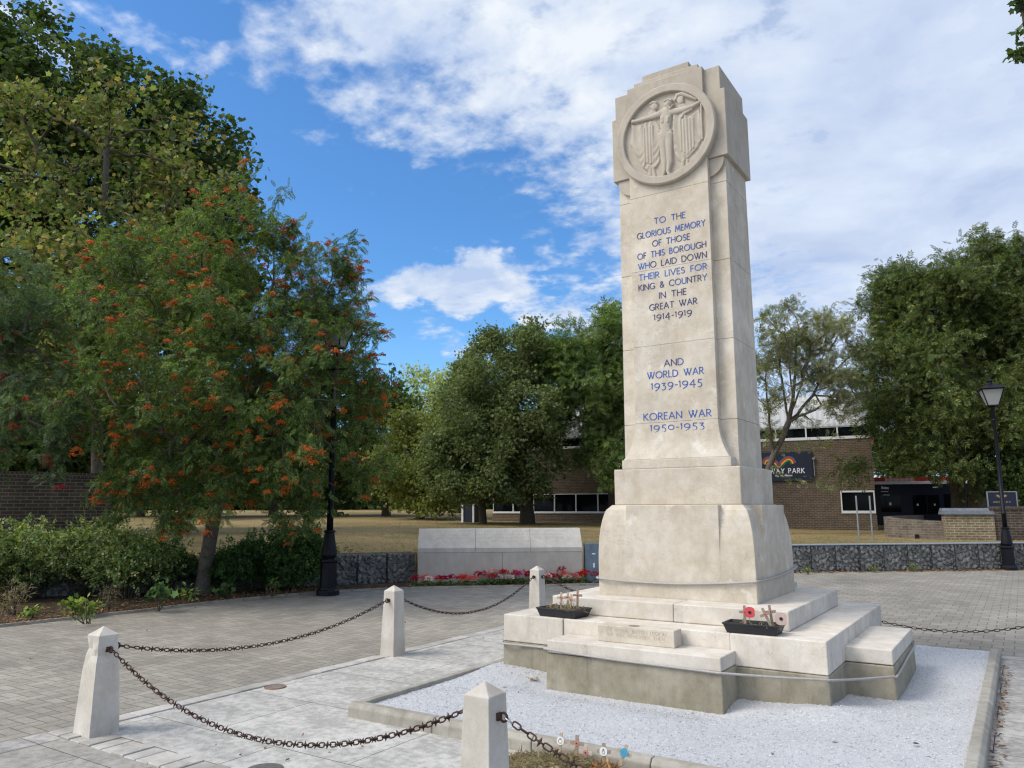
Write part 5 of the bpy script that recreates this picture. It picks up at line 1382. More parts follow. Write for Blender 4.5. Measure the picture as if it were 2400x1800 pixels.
# ------------------------------------------------------------------ leisure centre building
BA, BB = CD(1155, 1203, 39.3), CD(2055, 1203, 32.0)
BAng = math.atan2(BB[1] - BA[1], BB[0] - BA[0]); BL = 17.78
bd = thing('leisure_centre', 'brown brick building with white window strips and ribbed white metal roof', 'building', (BA[0], BA[1], 0), BAng)
b = MB()
b.box(-.02, 7.89, 0, .35, -.2, 1.15); b.box(-.02, 7.89, 0, .35, 2.105, 4.30)
b.box(7.892, 16.43, 0, .35, -.2, 4.30)
b.box(16.432, BL, 0, .35, -.2, 1.15); b.box(16.432, BL, 0, .35, 2.085, 4.30)
b.box(17.765, BL, .02, .35, 1.152, 2.083)
b.box(-.02, .30, .35, 11, -.2, 4.30); b.box(BL - .3, BL, .35, 11, -.2, 4.30); b.box(-.02, BL, 11, 11.3, -.2, 4.30)
b.build('wall', M_BRICK_BUILD, bd)
def winstrip(name, x0, x1, z0, z1, n, fw=.06, yy=.03, sill=.09):
    w_ = MB()
    w_.box(x0, x1, -.03, .12, z0, z0 + sill); w_.box(x0, x1, -.01, .12, z1 - fw * .7, z1)
    for k in range(n + 1):
        x = x0 + (x1 - x0) * k / n; w_.box(max(x0, x - fw / 2), min(x1, x + fw / 2), -.012, .12, z0 + sill + .001, z1 - fw * .7 - .001)
    f_ = w_.build('window', M_WHITEP, bd, .004)
    for k in range(n):
        xa, xb = x0 + (x1 - x0) * k / n + fw / 2, x0 + (x1 - x0) * (k + 1) / n - fw / 2
        p_ = MB(); p_.box(xa + .002, xb - .002, .055, .075, z0 + sill, z1 - fw * .7); p_.build('pane', M_GLASS, f_)
    return f_
winstrip('window', .02, 7.88, 1.152, 2.10, 7, .05)
winstrip('window', 16.44, 17.76, 1.152, 2.10, 1, .10, sill=.11)
winstrip('window', 0, BL - .02, 4.302, 4.86, 14, .06, sill=.12)
b = MB(); b.box(.05, BL - .05, .14, 10.9, 4.31, 4.87); b.build('clerestory_back', M_NAVYWALL, bd)
b = MB(); b.prism([(-.03, 4.865), (-.03, 4.98), (.25, 6.3), (5.5, 6.8), (11.6, 6.3), (11.6, 4.865)], -.3, BL + .2, 'x'); b.build('roof', M_ROOF, bd)
# banner sign
sg = MB(); sg.box(12.72, 15.41, -.075, -.004, 2.54, 3.82); sgo = sg.build('sign_board', M_NAVY, bd, .01)
sc_w = 1.43 / text_width('WAY PARK', .34, .62); fullw = text_width('MEDWAY PARK', .34, .62) * sc_w
b = MB(); letter(b, 'MEDWAY PARK', 15.07 - fullw, 2.885, .205, fullw, .16, .34, .62, -.076, .004); b.build('lettering', M_TEXTW, sgo)
b = MB(); letter(b, 'ing', 13.86, 2.755, .085, .13, .19, .3, .6, -.076, .004); letter(b, 'excellence', 14.06, 2.755, .085, .50, .19, .3, .6, -.076, .004); b.build('lettering', M_TEXTW, sgo)
core = catmull([(0, 0, -.02), (.14, 0, .12), (.28, 0, .25), (.42, 0, .31), (.53, 0, .25), (.58, 0, .12)], 7)
def band(off, wd, mat, end):
    o_ = MB()
    for s_ in (-1, 1):
        P_ = []
        for i, p in enumerate(core):
            d = np.array(core[min(i + 1, len(core) - 1)]) - np.array(core[max(i - 1, 0)]); d /= np.linalg.norm(d); nrm = np.array((-d[2], 0, d[0]))
            P_.append((np.array(p) + nrm * off, np.array(p) + nrm * (off + wd)))
        for (a1, a2), (b1, b2) in zip(P_[:-1], P_[1:]):
            q_ = [(14.03 + s_ * a1[0], 3.17 + a1[2]), (14.03 + s_ * b1[0], 3.17 + b1[2]), (14.03 + s_ * b2[0], 3.17 + b2[2]), (14.03 + s_ * a2[0], 3.17 + a2[2])]
            if s_ < 0: q_ = q_[::-1]
            o_.prism(q_, -.080 - end, -.074, 'y')
    o_.build('logo_band', mat, sgo)
band(-.10, .08, M_GRN, 0); band(-.02, .055, M_YEL, .001); band(.035, .07, M_RED, .002); band(.105, .055, M_BBLUE, .003)
# lighting bracket beside the sign
b = MB(); b.bar((15.47, -.06, 2.75), (15.47, -.06, 3.45), .03, .03); b.box(15.42, 15.52, -.14, -.01, 3.45, 3.53); b.build('light_fitting', M_STEEL, bd)
# entrance hall to the right of it
E0, E1 = CD(2050, 1180, 38.5), CD(2420, 1180, 36.0)
en = thing('entrance_hall', 'dark navy glazed entrance hall with a red and white band, beside the brick building', 'building', (E0[0], E0[1], 0), math.atan2(E1[1] - E0[1], E1[0] - E0[0]))
EL = float(np.linalg.norm((E1 - E0)[:2]))
def ev(u, v):   # point on the entrance front in its own x, z
    d = ray(u, v); n2 = (E1 - E0)[:2] / EL; N_ = np.array([-n2[1], n2[0]]); t = ((E0[:2] - CAM[:2]) @ N_) / (d[:2] @ N_); p = CAM + t * d
    return float((p[:2] - E0[:2]) @ n2), float(p[2])
b = MB(); b.box(0, EL, 0, 6, -.2, ev(2100, 1136)[1]); b.build('wall', M_NAVYWALL, en)
z0 = ev(2100, 1135)[1]
b = MB(); b.box(-.0, EL, -.06, 6, z0 + .003, z0 + .14); b.build('white_band', M_WHITEP, en)
b = MB(); b.box(0, EL, -.05, 6, z0 + .143, z0 + .33); b.build('red_band', M_RED, en)
b = MB()
for k in range(24): x = ev(2075, 1130)[0] + k * .055; b.box(x, x + .025, -.075, -.055, z0 + .10, z0 + .30)
b.build('white_stripes', M_WHITEP, en)
b = MB()
for (ua, ub, va, vb) in ((2066, 2084, 1160, 1200), (2088, 2110, 1160, 1200), (2142, 2170, 1160, 1205), (2176, 2200, 1160, 1205), (2215, 2250, 1158, 1205), (2270, 2310, 1158, 1205)):
    xa, zb_ = ev(ua, vb); xb, za = ev(ub, va); b = MB(); b.box(xa, xb, -.02, -.003, zb_, za); b.build('glazed_door', M_GLASS, en)
b = MB(); x, z = ev(2066, 1146); letter(b, 'Medway'.replace('M', 'M'), x, z, .13, ev(2083, 1146)[0] - x, .2, .25, .6, -.005, .004)
b.box(ev(2065, 1152)[0], ev(2082, 1152)[0], -.008, -.003, ev(2065, 1153)[1], ev(2065, 1151.3)[1])
b.box(ev(2069, 1160)[0], ev(2085, 1160)[0], -.024, -.021, ev(2069, 1161)[1], ev(2069, 1159.5)[1])
b.box(ev(2186, 1142)[0], ev(2198, 1142)[0], -.008, -.003, ev(2186, 1143)[1], ev(2186, 1141)[1])
b.build('lettering', M_TEXTW, en)
b = MB()
for (u, v, s_) in ((2084, 1181, .10), (2149, 1183, .07), (2189, 1183, .06)):
    x, z = ev(u, v); b = MB(); b.box(x, x + s_, -.024, -.0215, z - s_ * .7, z + s_ * .7); b.build('notice', M_TEXTW, en)
# ------------------------------------------------------------------ brick walls near the entrance
def vpt(u, v, depth, z): p = CD(u, v, depth); return np.array((p[0], p[1], z))
cw = thing('curved_brick_wall', 'low curved brick wall with a hole in it behind the gabion baskets', 'wall', (*CD(2140, 1250, 25)[:2], .4))
pts = [CD(2222, 1250, 23.3), CD(2190, 1250, 23.6), CD(2150, 1250, 24.0), CD(2110, 1250, 24.5), CD(2080, 1250, 25.2), CD(2073, 1240, 25.8), CD(2085, 1235, 26.8), CD(2115, 1230, 28.0), CD(2150, 1228, 29.0)]
cp_ = catmull([(p[0], p[1], 0) for p in pts], 6)
b = MB(); o = np.array(cw.location)
ins, outs = [], []
for i, p in enumerate(cp_):
    d = np.array(cp_[min(i + 1, len(cp_) - 1)]) - np.array(cp_[max(i - 1, 0)]); d /= np.linalg.norm(d); nrm = np.array((d[1], -d[0], 0)); outs.append(p - nrm * .0); ins.append(p + nrm * .24)
ztop = [ZAT(CD(2217, 1223, 23.3), 2217, 1223), ZAT(CD(2073, 1211, 25.8), 2073, 1211)]
zt_ = lambda i: ztop[0] + (ztop[1] - ztop[0]) * min(1, i / 30)
ring = []
for i in range(len(cp_)):
    ring += [(*(outs[i][:2] - o[:2]), -.4), (*(outs[i][:2] - o[:2]), zt_(i) - .4), (*(ins[i][:2] - o[:2]), zt_(i) - .4), (*(ins[i][:2] - o[:2]), -.4)]
fs = []
for i in range(len(cp_) - 1):
    for k in range(4): fs.append((i * 4 + k, i * 4 + (k + 1) % 4, i * 4 + 4 + (k + 1) % 4, i * 4 + 4 + k))
fs += [(3, 2, 1, 0), tuple(len(ring) - 4 + k for k in range(4))]
b.add(ring, fs); cwo = b.build('wall', M_BRICK_CURVE, cw)
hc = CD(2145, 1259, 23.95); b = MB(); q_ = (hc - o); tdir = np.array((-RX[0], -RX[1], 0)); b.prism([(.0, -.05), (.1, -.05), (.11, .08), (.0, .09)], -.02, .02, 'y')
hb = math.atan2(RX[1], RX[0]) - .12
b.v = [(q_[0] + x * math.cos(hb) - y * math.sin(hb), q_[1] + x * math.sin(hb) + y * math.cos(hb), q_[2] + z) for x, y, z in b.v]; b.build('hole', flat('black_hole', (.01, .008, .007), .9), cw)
pa, pb = CD(2218, 1250, 23.1), CD(2334, 1250, 22.7)
pang = math.atan2(pb[1] - pa[1], pb[0] - pa[0]); plen = float(np.linalg.norm((pb - pa)[:2]))
pr = thing('brick_pier', 'yellowish brick pier under grey sloping coping slabs', 'brick pier', (pa[0], pa[1], 0), pang)
zt = ZAT(pa, 2218, 1206)
b = MB(); b.box(0, plen, 0, .5, .2, zt); b.build('pier', M_BRICK_PIER, pr)
b = MB(); b.frus((-.07, plen + .02, -.07, .57), (-.05, plen - .02, -.05, .55), zt + .002, zt + .10); b.frus((-.06, plen - .1, .0, .5), (-.04, plen - .12, .05, .45), zt + .103, zt + .19); b.build('coping', M_COPE, pr, .006)
wr = thing('brick_wall', 'dark brick wall running out of the picture at the right, behind the lantern post', 'wall', (pb[0], pb[1], 0), pang + .10)
b = MB(); zt2 = ZAT(pb, 2340, 1187); b.box(.01, 9, .05, .38, .2, zt2 - .09); b.box(.0, 9, .03, .40, zt2 - .088, zt2); b.build('wall', M_BRICK_DARK, wr)  # wall stands in shade; the darker brick colour puts that shade in
bo = CD(2318, 1190, 24.5); zb0, zb1 = ZAT(bo, 2320, 1192), ZAT(bo, 2320, 1154)
sb = thing('sign_panel', 'dark framed board with a gold emblem above the brick wall', 'sign', (bo[0], bo[1], zb0), pang)
b = MB(); b.box(0, .78, 0, .04, 0, zb1 - zb0); b.build('board', M_NAVY, sb); b = MB(); b.box(-.03, .0, -.015, .05, -.6, zb1 - zb0 + .03); b.box(.78, .81, -.015, .05, -.6, zb1 - zb0 + .03); b.box(.0, .78, -.015, .05, zb1 - zb0 + .002, zb1 - zb0 + .03); b.build('frame', M_STEEL, sb)
b = MB(); letter(b, 'MEDWAY', .14, .18, .05, .48, .2, .3, .6, -.001, .004)
b.build('lettering', M_GOLD, sb); b = MB()
for s_ in (-1, 1): b.prism([(.38, .30), (.38 + s_ * .16, .40), (.38 + s_ * .10, .44), (.38, .36)][::s_], -.006, .0, 'y')
b.build('emblem', M_GOLD, sb)
for (u0, u1, lab) in ((2003, 2015, 'plain metal post on the lawn in front of the white framed window'), (2035, 2047, 'plain metal post on the lawn by the corner of the brick building')):
    q0 = CD(u1, 1284, 23.2); zg = float(lawn_z(q0[0], q0[1])) - .02
    p = thing('metal_post', lab, 'post', (q0[0], q0[1], zg)); ztp = ZAT(q0, u0, 1162) - zg
    b = MB(); b.tube([(0, 0, 0), (0, 0, ztp * .4), (0, 0, ztp)], .024, 10); b.build('pole', M_STEEL, p)
    b = MB(); b.box(-.032, .032, -.032, .032, ztp * .30, ztp * .315); b.build('clip', M_STEEL, p)
# left brick wall behind the roses
w0, w1 = CD(-260, 1180, 14.6), CD(262, 1180, 17.2)
wang = math.atan2(w1[1] - w0[1], w1[0] - w0[0]); wl = float(np.linalg.norm((w1 - w0)[:2]))
bw_ = thing('brick_wall', 'dark brick garden wall with a soldier course on top, behind the rose bushes', 'wall', (w0[0], w0[1], GZ), wang)
zt = ZAT(CD(60, 1180, 16.2), 60, 1106) - GZ
b = MB(); b.box(0, wl, 0, .33, 0, zt - .115); b.build('wall', M_BRICK_DARK, bw_)
M_SOLDIER = brick_mat('soldier_course_brick', (.07, .052, .04), (.045, .038, .032), (.13, .115, .095), .075, .225, .01)
b = MB(); b.box(-.01, wl + .01, -.012, .342, zt - .113, zt); b.build('coping', M_SOLDIER, bw_, .006)
# small white framed porch under the olive trees
pq = ground_pt(1095, 1215, 37.0)
ph = thing('garden_shelter', 'small dark shelter with white posts under the olive green tree', 'shelter', pq, BAng)
b = MB(); b.box(-.32, -.22, 0, .1, 0, .95); b.box(.28, .36, 0, .1, 0, .95); b.build('white_post', M_WHITEP, ph)
b = MB(); b.box(-.21, .27, .05, .8, 0, .9); b.build('dark_side', M_NAVYWALL, ph); b = MB(); b.box(-.34, .38, -.02, .9, .952, 1.0); b.build('shelter_roof', M_NAVYWALL, ph)

# ------------------------------------------------------------------ trees
def path(*uvd): return [CD(*p) for p in uvd]
rowbase = PZ(472, 1392, GZ + .02); rd = depth_of(rowbase)
tree('rowan_tree', 'leaning rowan tree laden with orange berries, its trunk beside the gabion wall', [rowbase] + path((486, 1300, rd - .02), (505, 1190, rd - .05), (515, 1080, rd - .1), (525, 960, rd - .1), (545, 830, rd)),
     [(560, 800, rd, 260, 260, 2.1), (400, 850, rd - .4, 180, 260, 1.9), (720, 880, rd + .1, 150, 250, 1.8), (870, 930, rd + .1, 60, 60, .7), (630, 480, rd, 45, 55, .6), (700, 540, rd, 60, 70, .7), (790, 560, rd, 40, 40, .5), (780, 660, rd, 60, 90, .9), (880, 880, rd, 60, 40, .6), (570, 600, rd, 110, 120, 1.2), (320, 1090, rd - .7, 100, 120, 1.2), (530, 1080, rd - 1.0, 170, 90, 1.2), (700, 1110, rd - .3, 110, 90, 1.2), (860, 1010, rd, 80, 110, 1.0), (400, 640, rd, 120, 130, 1.3), (280, 1170, rd - .8, 60, 60, .7), (640, 1170, rd - .6, 90, 60, .9), (380, 1160, rd - .9, 110, 60, .9), (520, 1150, rd - 1.1, 110, 60, .8), (720, 1190, rd - .3, 70, 40, .7)],
     1500, 'rowan', L_ROWAN, 11, .185, .13, M_BARK, .13, .45, 'tree', None, .35, .16, .08, .0055, None, (L_ORANGE, 1050, .0115, 44, .060), .45, .12, .6, None, .5, limbs=[path((515, 1080, rd - .1), (600, 900, rd), (640, 700, rd), (640, 500, rd)), path((520, 1000, rd - .1), (680, 850, rd + .2), (760, 700, rd + .3), (790, 580, rd + .3)), path((515, 1080, rd - .1), (420, 930, rd - .5), (360, 800, rd - .7)), path((518, 1040, rd), (640, 1000, rd - .3), (780, 950, rd - .2), (860, 930, rd))],
     avoid=[(np.array((lpL[0], lpL[1], 4.672)) + RX * .17, .22), (np.array((lpL[0], lpL[1], 4.649)) * .965 + CAM * .035 + RX * .17, .20), (np.array((lpL[0], lpL[1], 4.626)) * .93 + CAM * .07 + RX * .17, .19), (np.array((lpL[0], lpL[1], 4.626)) * .895 + CAM * .105 + RX * .17, .18)])
tree('rowan_tree', 'rowan with bright red berries overhanging the dark brick wall at the left edge', [PZ(-120, 1440, GZ)] + path((-105, 1250, 12.9), (-80, 1050, 12.8), (-60, 880, 12.7)),
     [(40, 860, 12.6, 150, 190, 1.1), (150, 980, 12.5, 80, 90, .8), (-80, 750, 12.6, 150, 260, 1.3), (60, 1000, 12.3, 110, 70, .8), (-100, 1000, 12.3, 120, 120, 1), (110, 760, 12.7, 110, 90, .8)],
     300, 'rowan', L_ROWAN2, 10, .20, .11, M_BARK, .14, .4, 'tree', None, .35, .16, .08, .0055, None, (L_REDB, 60, .0115, 46, .08), .45, .12, .6, None, .5)
tree('sycamore_tree', 'yellow green young sycamore hung with tan seed keys, behind the rowans', [ground_pt(232, 1190, 19.0)] + path((228, 1000, 19), (222, 820, 18.6), (235, 620, 18.2), (245, 480, 18), (250, 360, 18)),
     [(120, 620, 18, 180, 190, 2), (270, 400, 18, 150, 150, 1.8), (60, 330, 18, 80, 150, 1.5), (350, 330, 18, 120, 70, 1.5), (410, 540, 18, 120, 140, 1.5), (40, 820, 17.5, 130, 190, 1.6), (260, 700, 17.6, 200, 200, 1.8), (-80, 600, 18, 120, 300, 2), (130, 260, 18, 60, 60, 1), (20, 200, 18, 36, 50, .8), (470, 420, 18, 70, 60, 1.0)],
     620, 'palm', L_SYC, 19, .145, .15, M_BARK, .27, .45, 'tree', None, .5, .12, .06, .008, (L_KEYS, 'simple', 20, .055), None, .45, .15, .4)
tree('sycamore_tree', 'big dark sycamore towering over the others at the top left', [ground_pt(130, 1195, 26.0)] + path((130, 1000, 26), (140, 800, 26), (160, 600, 26), (170, 420, 26)),
     [(110, 200, 26, 150, 130, 3), (60, 110, 26, 80, 60, 2), (280, 250, 26, 150, 100, 3), (380, 330, 26, 120, 110, 2.6), (480, 450, 26, 90, 120, 2.2), (520, 380, 26, 50, 50, 1.2), (200, 480, 26, 320, 220, 3.6), (-140, 300, 26, 220, 260, 3), (500, 560, 26, 70, 90, 2), (530, 460, 26, 50, 80, 1.6), (430, 300, 26, 60, 60, 1.6), (110, 95, 26, 30, 30, .8), (310, 180, 26, 50, 34, 1), (60, 70, 26, 70, 40, 1.6), (430, 740, 26, 130, 120, 2.5), (250, 840, 26, 260, 130, 2.5), (520, 680, 26, 60, 90, 1.6)],
     1700, 'palm', L_SYCDARK, 32, .205, .34, M_BARK2, .42, .3, 'tree', None, .7, .1, .05, .012, None, None, .5, .16, .4)
BGT = 'trees beyond the lawn'
for (u, dpt, bl_, lab, mt) in ((905, 50, [(900, 1030, 50, 60, 130, 3), (850, 960, 50, 60, 70, 2.5), (930, 1100, 50, 50, 60, 2)], 'dark bushy tree just left of the yellowish tree, beyond the lawn', L_BGDARK), (780, 52, [(790, 1000, 52, 90, 160, 3.5), (760, 1080, 52, 100, 80, 3)], 'dark bushy tree behind the left lantern post, beyond the lawn', L_BGDARK),
                              (640, 50, [(640, 1010, 50, 110, 160, 3.5), (600, 1100, 50, 90, 60, 3)], 'dark tree seen behind the rowan leaves, beyond the lawn', L_BGDARK), (440, 46, [(450, 1020, 46, 120, 150, 3.5), (400, 1120, 46, 90, 50, 3)], 'dark tree on the lawn seen under the rowan branches left of its trunk', L_BGDARK), (330, 48, [(300, 1040, 48, 140, 130, 3)], 'dark tree between the brick wall and the rowan trunk, beyond the lawn', L_BGDARK)):
    tree('dark_tree', lab, [ground_pt(u, 1195, dpt)] + path((u + 3, 1130, dpt), (u + 2, 1050, dpt)), bl_, 170, 'pair', mt, 24, .42, .26, M_BARK2, .65, .3, 'tree', BGT, 1.0, .1, .05, .02)
tree('dark_tree', 'dark tree filling the gap behind the entrance hall, right of the brick building', [ground_pt(2085, 1195, 58)] + path((2085, 1150, 58), (2082, 1090, 58)), [(2075, 1070, 58, 40, 55, 2.5), (2120, 1060, 58, 60, 60, 2.5), (2060, 1020, 58, 20, 30, 1.5)], 190, 'pair', L_BGDARK, 24, .34, .2, M_BARK2, .5, .3, 'tree', BGT, 1.0, .1, .05, .02)
hedge = thing('far_wood', 'dark mass of trees closing the far side of the lawn', 'wood', ground_pt(700, 1195, 75)); hedge['kind'] = 'stuff'
hp = np.concatenate([CD(u, 1100, 78)[None] + np.stack([RX[0] * x + FWD[0] * y, RX[1] * x + FWD[1] * y, z], -1) for u, x, y, z in ((u, rng.normal(size=3600) * 3.2, rng.normal(size=3600) * 2.0, rng.uniform(-4.4, h_, 3600) * 1.0) for u, h_ in ((150, 2), (225, 1.2), (300, 2.2), (375, 1.3), (450, 2), (525, 1.1), (600, 1.5), (670, 1.0), (740, 1.6), (810, .8), (880, 1.2), (940, .7), (1000, 1.0), (1060, .9), (1120, 1.6)))])
hp = hp[(hp[:, 2] > lawn_z(hp[:, 0], hp[:, 1]) - .1)]
leaves_mesh('foliage', hp, unit(len(hp)), unit(len(hp)), .75 * rng.uniform(.6, 1.2, len(hp)), 'pair', L_BGDARK, hedge, tuple(hedge.location))
tree('yellowish_tree', 'yellowish green rounded tree between the rowan and the olive green tree', [ground_pt(985, 1197, 44)] + path((985, 1130, 44), (990, 1060, 44)),
     [(990, 1075, 44, 90, 90, 3), (1040, 1035, 44, 70, 55, 2.2), (960, 1120, 43.5, 60, 60, 2), (1020, 1130, 43, 70, 50, 2.4), (940, 1030, 44, 40, 60, 1.6)], 460, 'pair', L_YEL, 36, .22, .22, M_BARK2, .55, .35, 'tree', None, .9)
tree('pale_tree', 'thin pale green airy tree against the sky behind the yellowish tree', [ground_pt(1075, 1195, 58)] + path((1070, 1090, 58), (1055, 1000, 58), (1040, 950, 58)),
     [(1000, 920, 57, 55, 60, 2.2), (1060, 890, 58, 60, 45, 2.2), (1070, 960, 58, 60, 60, 2.5), (985, 960, 58, 30, 45, 1.5)], 260, 'pair', L_PALE, 16, .26, .20, M_BARK, .50, .3, 'tree', None, .8, .1, .06, .016)
tree('olive_green_tree', 'broad olive green tree in front of the brick building, left of the memorial', [ground_pt(1236, 1212, 35)] + path((1234, 1150, 35), (1228, 1080, 35), (1215, 980, 35), (1205, 900, 35)),
     [(1165, 890, 35, 100, 85, 3), (1215, 810, 35, 80, 50, 2.4), (1275, 800, 35.4, 45, 50, 1.6), (1130, 980, 35, 85, 90, 2.6), (1100, 1070, 34.5, 95, 85, 2.8), (1180, 1070, 34, 100, 90, 2.4), (1240, 960, 34, 80, 100, 2.2), (1085, 860, 35, 35, 45, 1.4), (1120, 810, 35, 40, 30, 1.2), (1150, 1120, 34, 120, 45, 2.2), (1265, 1085, 33.8, 55, 75, 1.5), (1045, 1130, 34, 50, 45, 1.5), (1300, 880, 35.2, 50, 70, 1.8)], 1050, 'pair', L_WILLOW, 42, .17, .30, M_BARK2, .34, .5, 'tree', None, .7, .1, .05, .012, limbs=[path((1228, 1080, 35), (1160, 980, 34.6), (1110, 890, 34.5)), path((1225, 1050, 35), (1270, 940, 35.2), (1290, 840, 35.5)), path((1230, 1110, 35), (1150, 1080, 34.2), (1080, 1060, 33.8))])
tree('small_olive_tree', 'small drooping olive green tree with a forked trunk by the white posts', [ground_pt(1132, 1213, 34)] + path((1130, 1180, 34), (1122, 1140, 34)),
     [(1110, 1100, 33.6, 70, 55, 1.8), (1160, 1120, 33.6, 50, 40, 1.4), (1060, 1130, 33.6, 50, 40, 1.4)], 220, 'pair', L_WILLOW, 40, .17, .15, M_BARK2, .32, .55, 'tree', None, .6)
tree('ash_tree', 'leafy mid green ash standing against the left side of the memorial column', [ground_pt(1440, 1206, 35)] + path((1436, 1120, 35), (1428, 1020, 35), (1420, 900, 35), (1415, 820, 35)),
     [(1345, 800, 35, 45, 50, 1.8), (1420, 780, 35, 60, 50, 2), (1400, 880, 35, 90, 90, 2.6), (1320, 900, 35, 60, 80, 2), (1450, 960, 34.4, 60, 120, 2), (1350, 1000, 35, 70, 50, 2), (1430, 1110, 33.4, 48, 85, 1.3), (1310, 850, 35, 40, 60, 1.6), (1520, 860, 35, 60, 120, 2), (1345, 755, 35, 30, 24, .8), (1440, 745, 35, 30, 30, 1), (1390, 1060, 33.8, 40, 40, 1)], 620, 'ash', L_ASHC, 20, .34, .24, M_BARK2, .42, .35, 'tree', None, .7, .1, .05, .014)
tree('thin_ash_tree', 'thin leaning ash with sparse leaves, seen right of the memorial in front of the sign', [ground_pt(1788, 1225, 29)] + path((1794, 1130, 29), (1803, 1093, 29), (1813, 1068, 29), (1832, 1030, 29), (1848, 990, 29), (1858, 940, 29), (1864, 870, 29), (1866, 790, 29)),
     [(1880, 750, 29, 95, 55, 2), (1815, 790, 29, 55, 90, 1.8), (1950, 815, 29, 60, 80, 1.8), (1880, 860, 29, 90, 70, 2), (1955, 920, 28.6, 70, 50, 1.5), (1800, 900, 29, 45, 80, 1.5), (1788, 1000, 29, 26, 70, .8), (1915, 975, 28.5, 50, 18, .8), (1985, 870, 29, 40, 50, 1.2), (1920, 950, 28.6, 50, 25, 1)], 560, 'ash', L_LASH, 5.4, .26, .125, M_BARK, .17, .35, 'tree', None, .55, .06, .07, .0075, None, None, .5, .22, .55, None, .5, 1.0, .5,
     [path((1850, 975, 29), (1832, 890, 29.3), (1815, 790, 29.5)), path((1852, 965, 29), (1888, 870, 28.6), (1908, 765, 28.4)), path((1848, 988, 29), (1905, 925, 29.4), (1955, 840, 29.8)), path((1842, 1005, 29), (1895, 965, 28.4), (1970, 935, 28)), path((1813, 1068, 29), (1800, 960, 28.8), (1795, 860, 28.6)), path((1858, 940, 29), (1850, 840, 28.2), (1838, 755, 28)), path((1860, 920, 29), (1920, 860, 29.5), (1940, 770, 29.6)), path((1815, 1066, 29), (1870, 1046, 28.4), (1925, 1040, 28), (1962, 1018, 28)), path((1800, 1105, 29), (1850, 1122, 28.4), (1910, 1128, 28), (1950, 1142, 27.8))])
tree('ash_tree', 'huge dark green ash filling the right side behind the lantern post', [ground_pt(2248, 1215, 31)] + path((2246, 1150, 31), (2236, 1060, 31), (2240, 960, 31), (2250, 860, 31), (2260, 760, 31)),
     [(2200, 840, 31, 170, 150, 3.6), (2330, 690, 31, 140, 120, 3.2), (2130, 700, 31, 65, 90, 2.2), (2170, 660, 31, 60, 60, 2), (2190, 620, 31, 90, 50, 2.2), (2090, 900, 31, 80, 110, 2.4), (2165, 990, 30.4, 110, 90, 2.6), (2290, 1000, 30, 140, 120, 3), (2120, 1055, 30, 50, 40, 1.4), (2390, 880, 31, 110, 190, 3.4), (2470, 780, 31, 120, 160, 3.2), (2190, 1075, 29.6, 110, 40, 2), (2385, 1070, 30, 80, 60, 2.2), (1990, 1098, 29.5, 36, 26, .7), (2062, 1000, 30, 22, 30, .8), (2260, 600, 31, 40, 30, 1.5), (2380, 600, 31, 70, 40, 2)], 1150, 'ash', L_RASH, 24, .36, .32, M_BARK2, .44, .35, 'tree', None, .7, .1, .05, .013)
tree('ash_tree', 'second ash trunk with pale bark beside the huge ash, partly behind the brick pier', [ground_pt(2292, 1215, 33)] + path((2290, 1120, 33), (2286, 1040, 33)), [(2300, 960, 33, 120, 110, 2.6), (2340, 850, 33, 110, 110, 2.6)], 150, 'ash', L_RASH, 20, .36, .42, flat('pale_tan_bark', (.20, .16, .11), .9, 0, .3, 6, .2, .5), .44, .35, 'tree', None, .8)
hb_ = thing('dark_hedge', 'dark hedge bushes behind the brick wall at the right edge', 'hedge', ground_pt(2380, 1200, 27)); hb_['kind'] = 'stuff'
hp = blob_points([(2370, 1130, 27.5, 80, 60, 1.2), (2440, 1120, 27, 90, 80, 1.4), (2345, 1100, 29, 50, 50, 1.0)], 7000, .1); leaves_mesh('foliage', hp, unit(len(hp)), unit(len(hp)), .15 * rng.uniform(.6, 1.2, len(hp)), 'pair', L_BGDARK, hb_, tuple(hb_.location))
hw_ = thing('wall_shrubs', 'dark shrubs crowding behind the garden wall at the left', 'shrubs', ground_pt(60, 1190, 20)); hw_['kind'] = 'stuff'
hp = blob_points([(60, 1040, 20.5, 220, 90, 1.5), (-120, 1000, 20.5, 160, 120, 1.5), (190, 1090, 21, 140, 80, 1.5), (0, 930, 21.5, 200, 100, 1.2), (120, 1010, 21.5, 180, 110, 1.4), (280, 1120, 23, 120, 60, 1.5)], 17000, .2); leaves_mesh('foliage', hp, unit(len(hp)), unit(len(hp)), .24 * rng.uniform(.6, 1.2, len(hp)), 'pair', L_BGDARK, hw_, tuple(hw_.location))
tb = PZ(2960, 1560, GZ)
tree('maple_tree', 'maple whose leaf tips hang into the top right corner of the picture', [tb] + path((2900, 900, depth_of(tb)), (2820, 300, 9.6), (2700, 40, 9.5)),
     [(2374, 136, 9, 26, 12, .12), (2398, 64, 9, 12, 10, .10), (2398, 4, 9, 12, 10, .10), (2480, 60, 9.2, 60, 90, .6), (2620, 60, 9.5, 110, 130, 1.0), (2450, 150, 9.1, 40, 20, .3)], 60, 'palm', L_SYCDARK, 11, .105, .06, M_BARK2, .08, .3, 'tree', None, .4, .05, .05, .005)

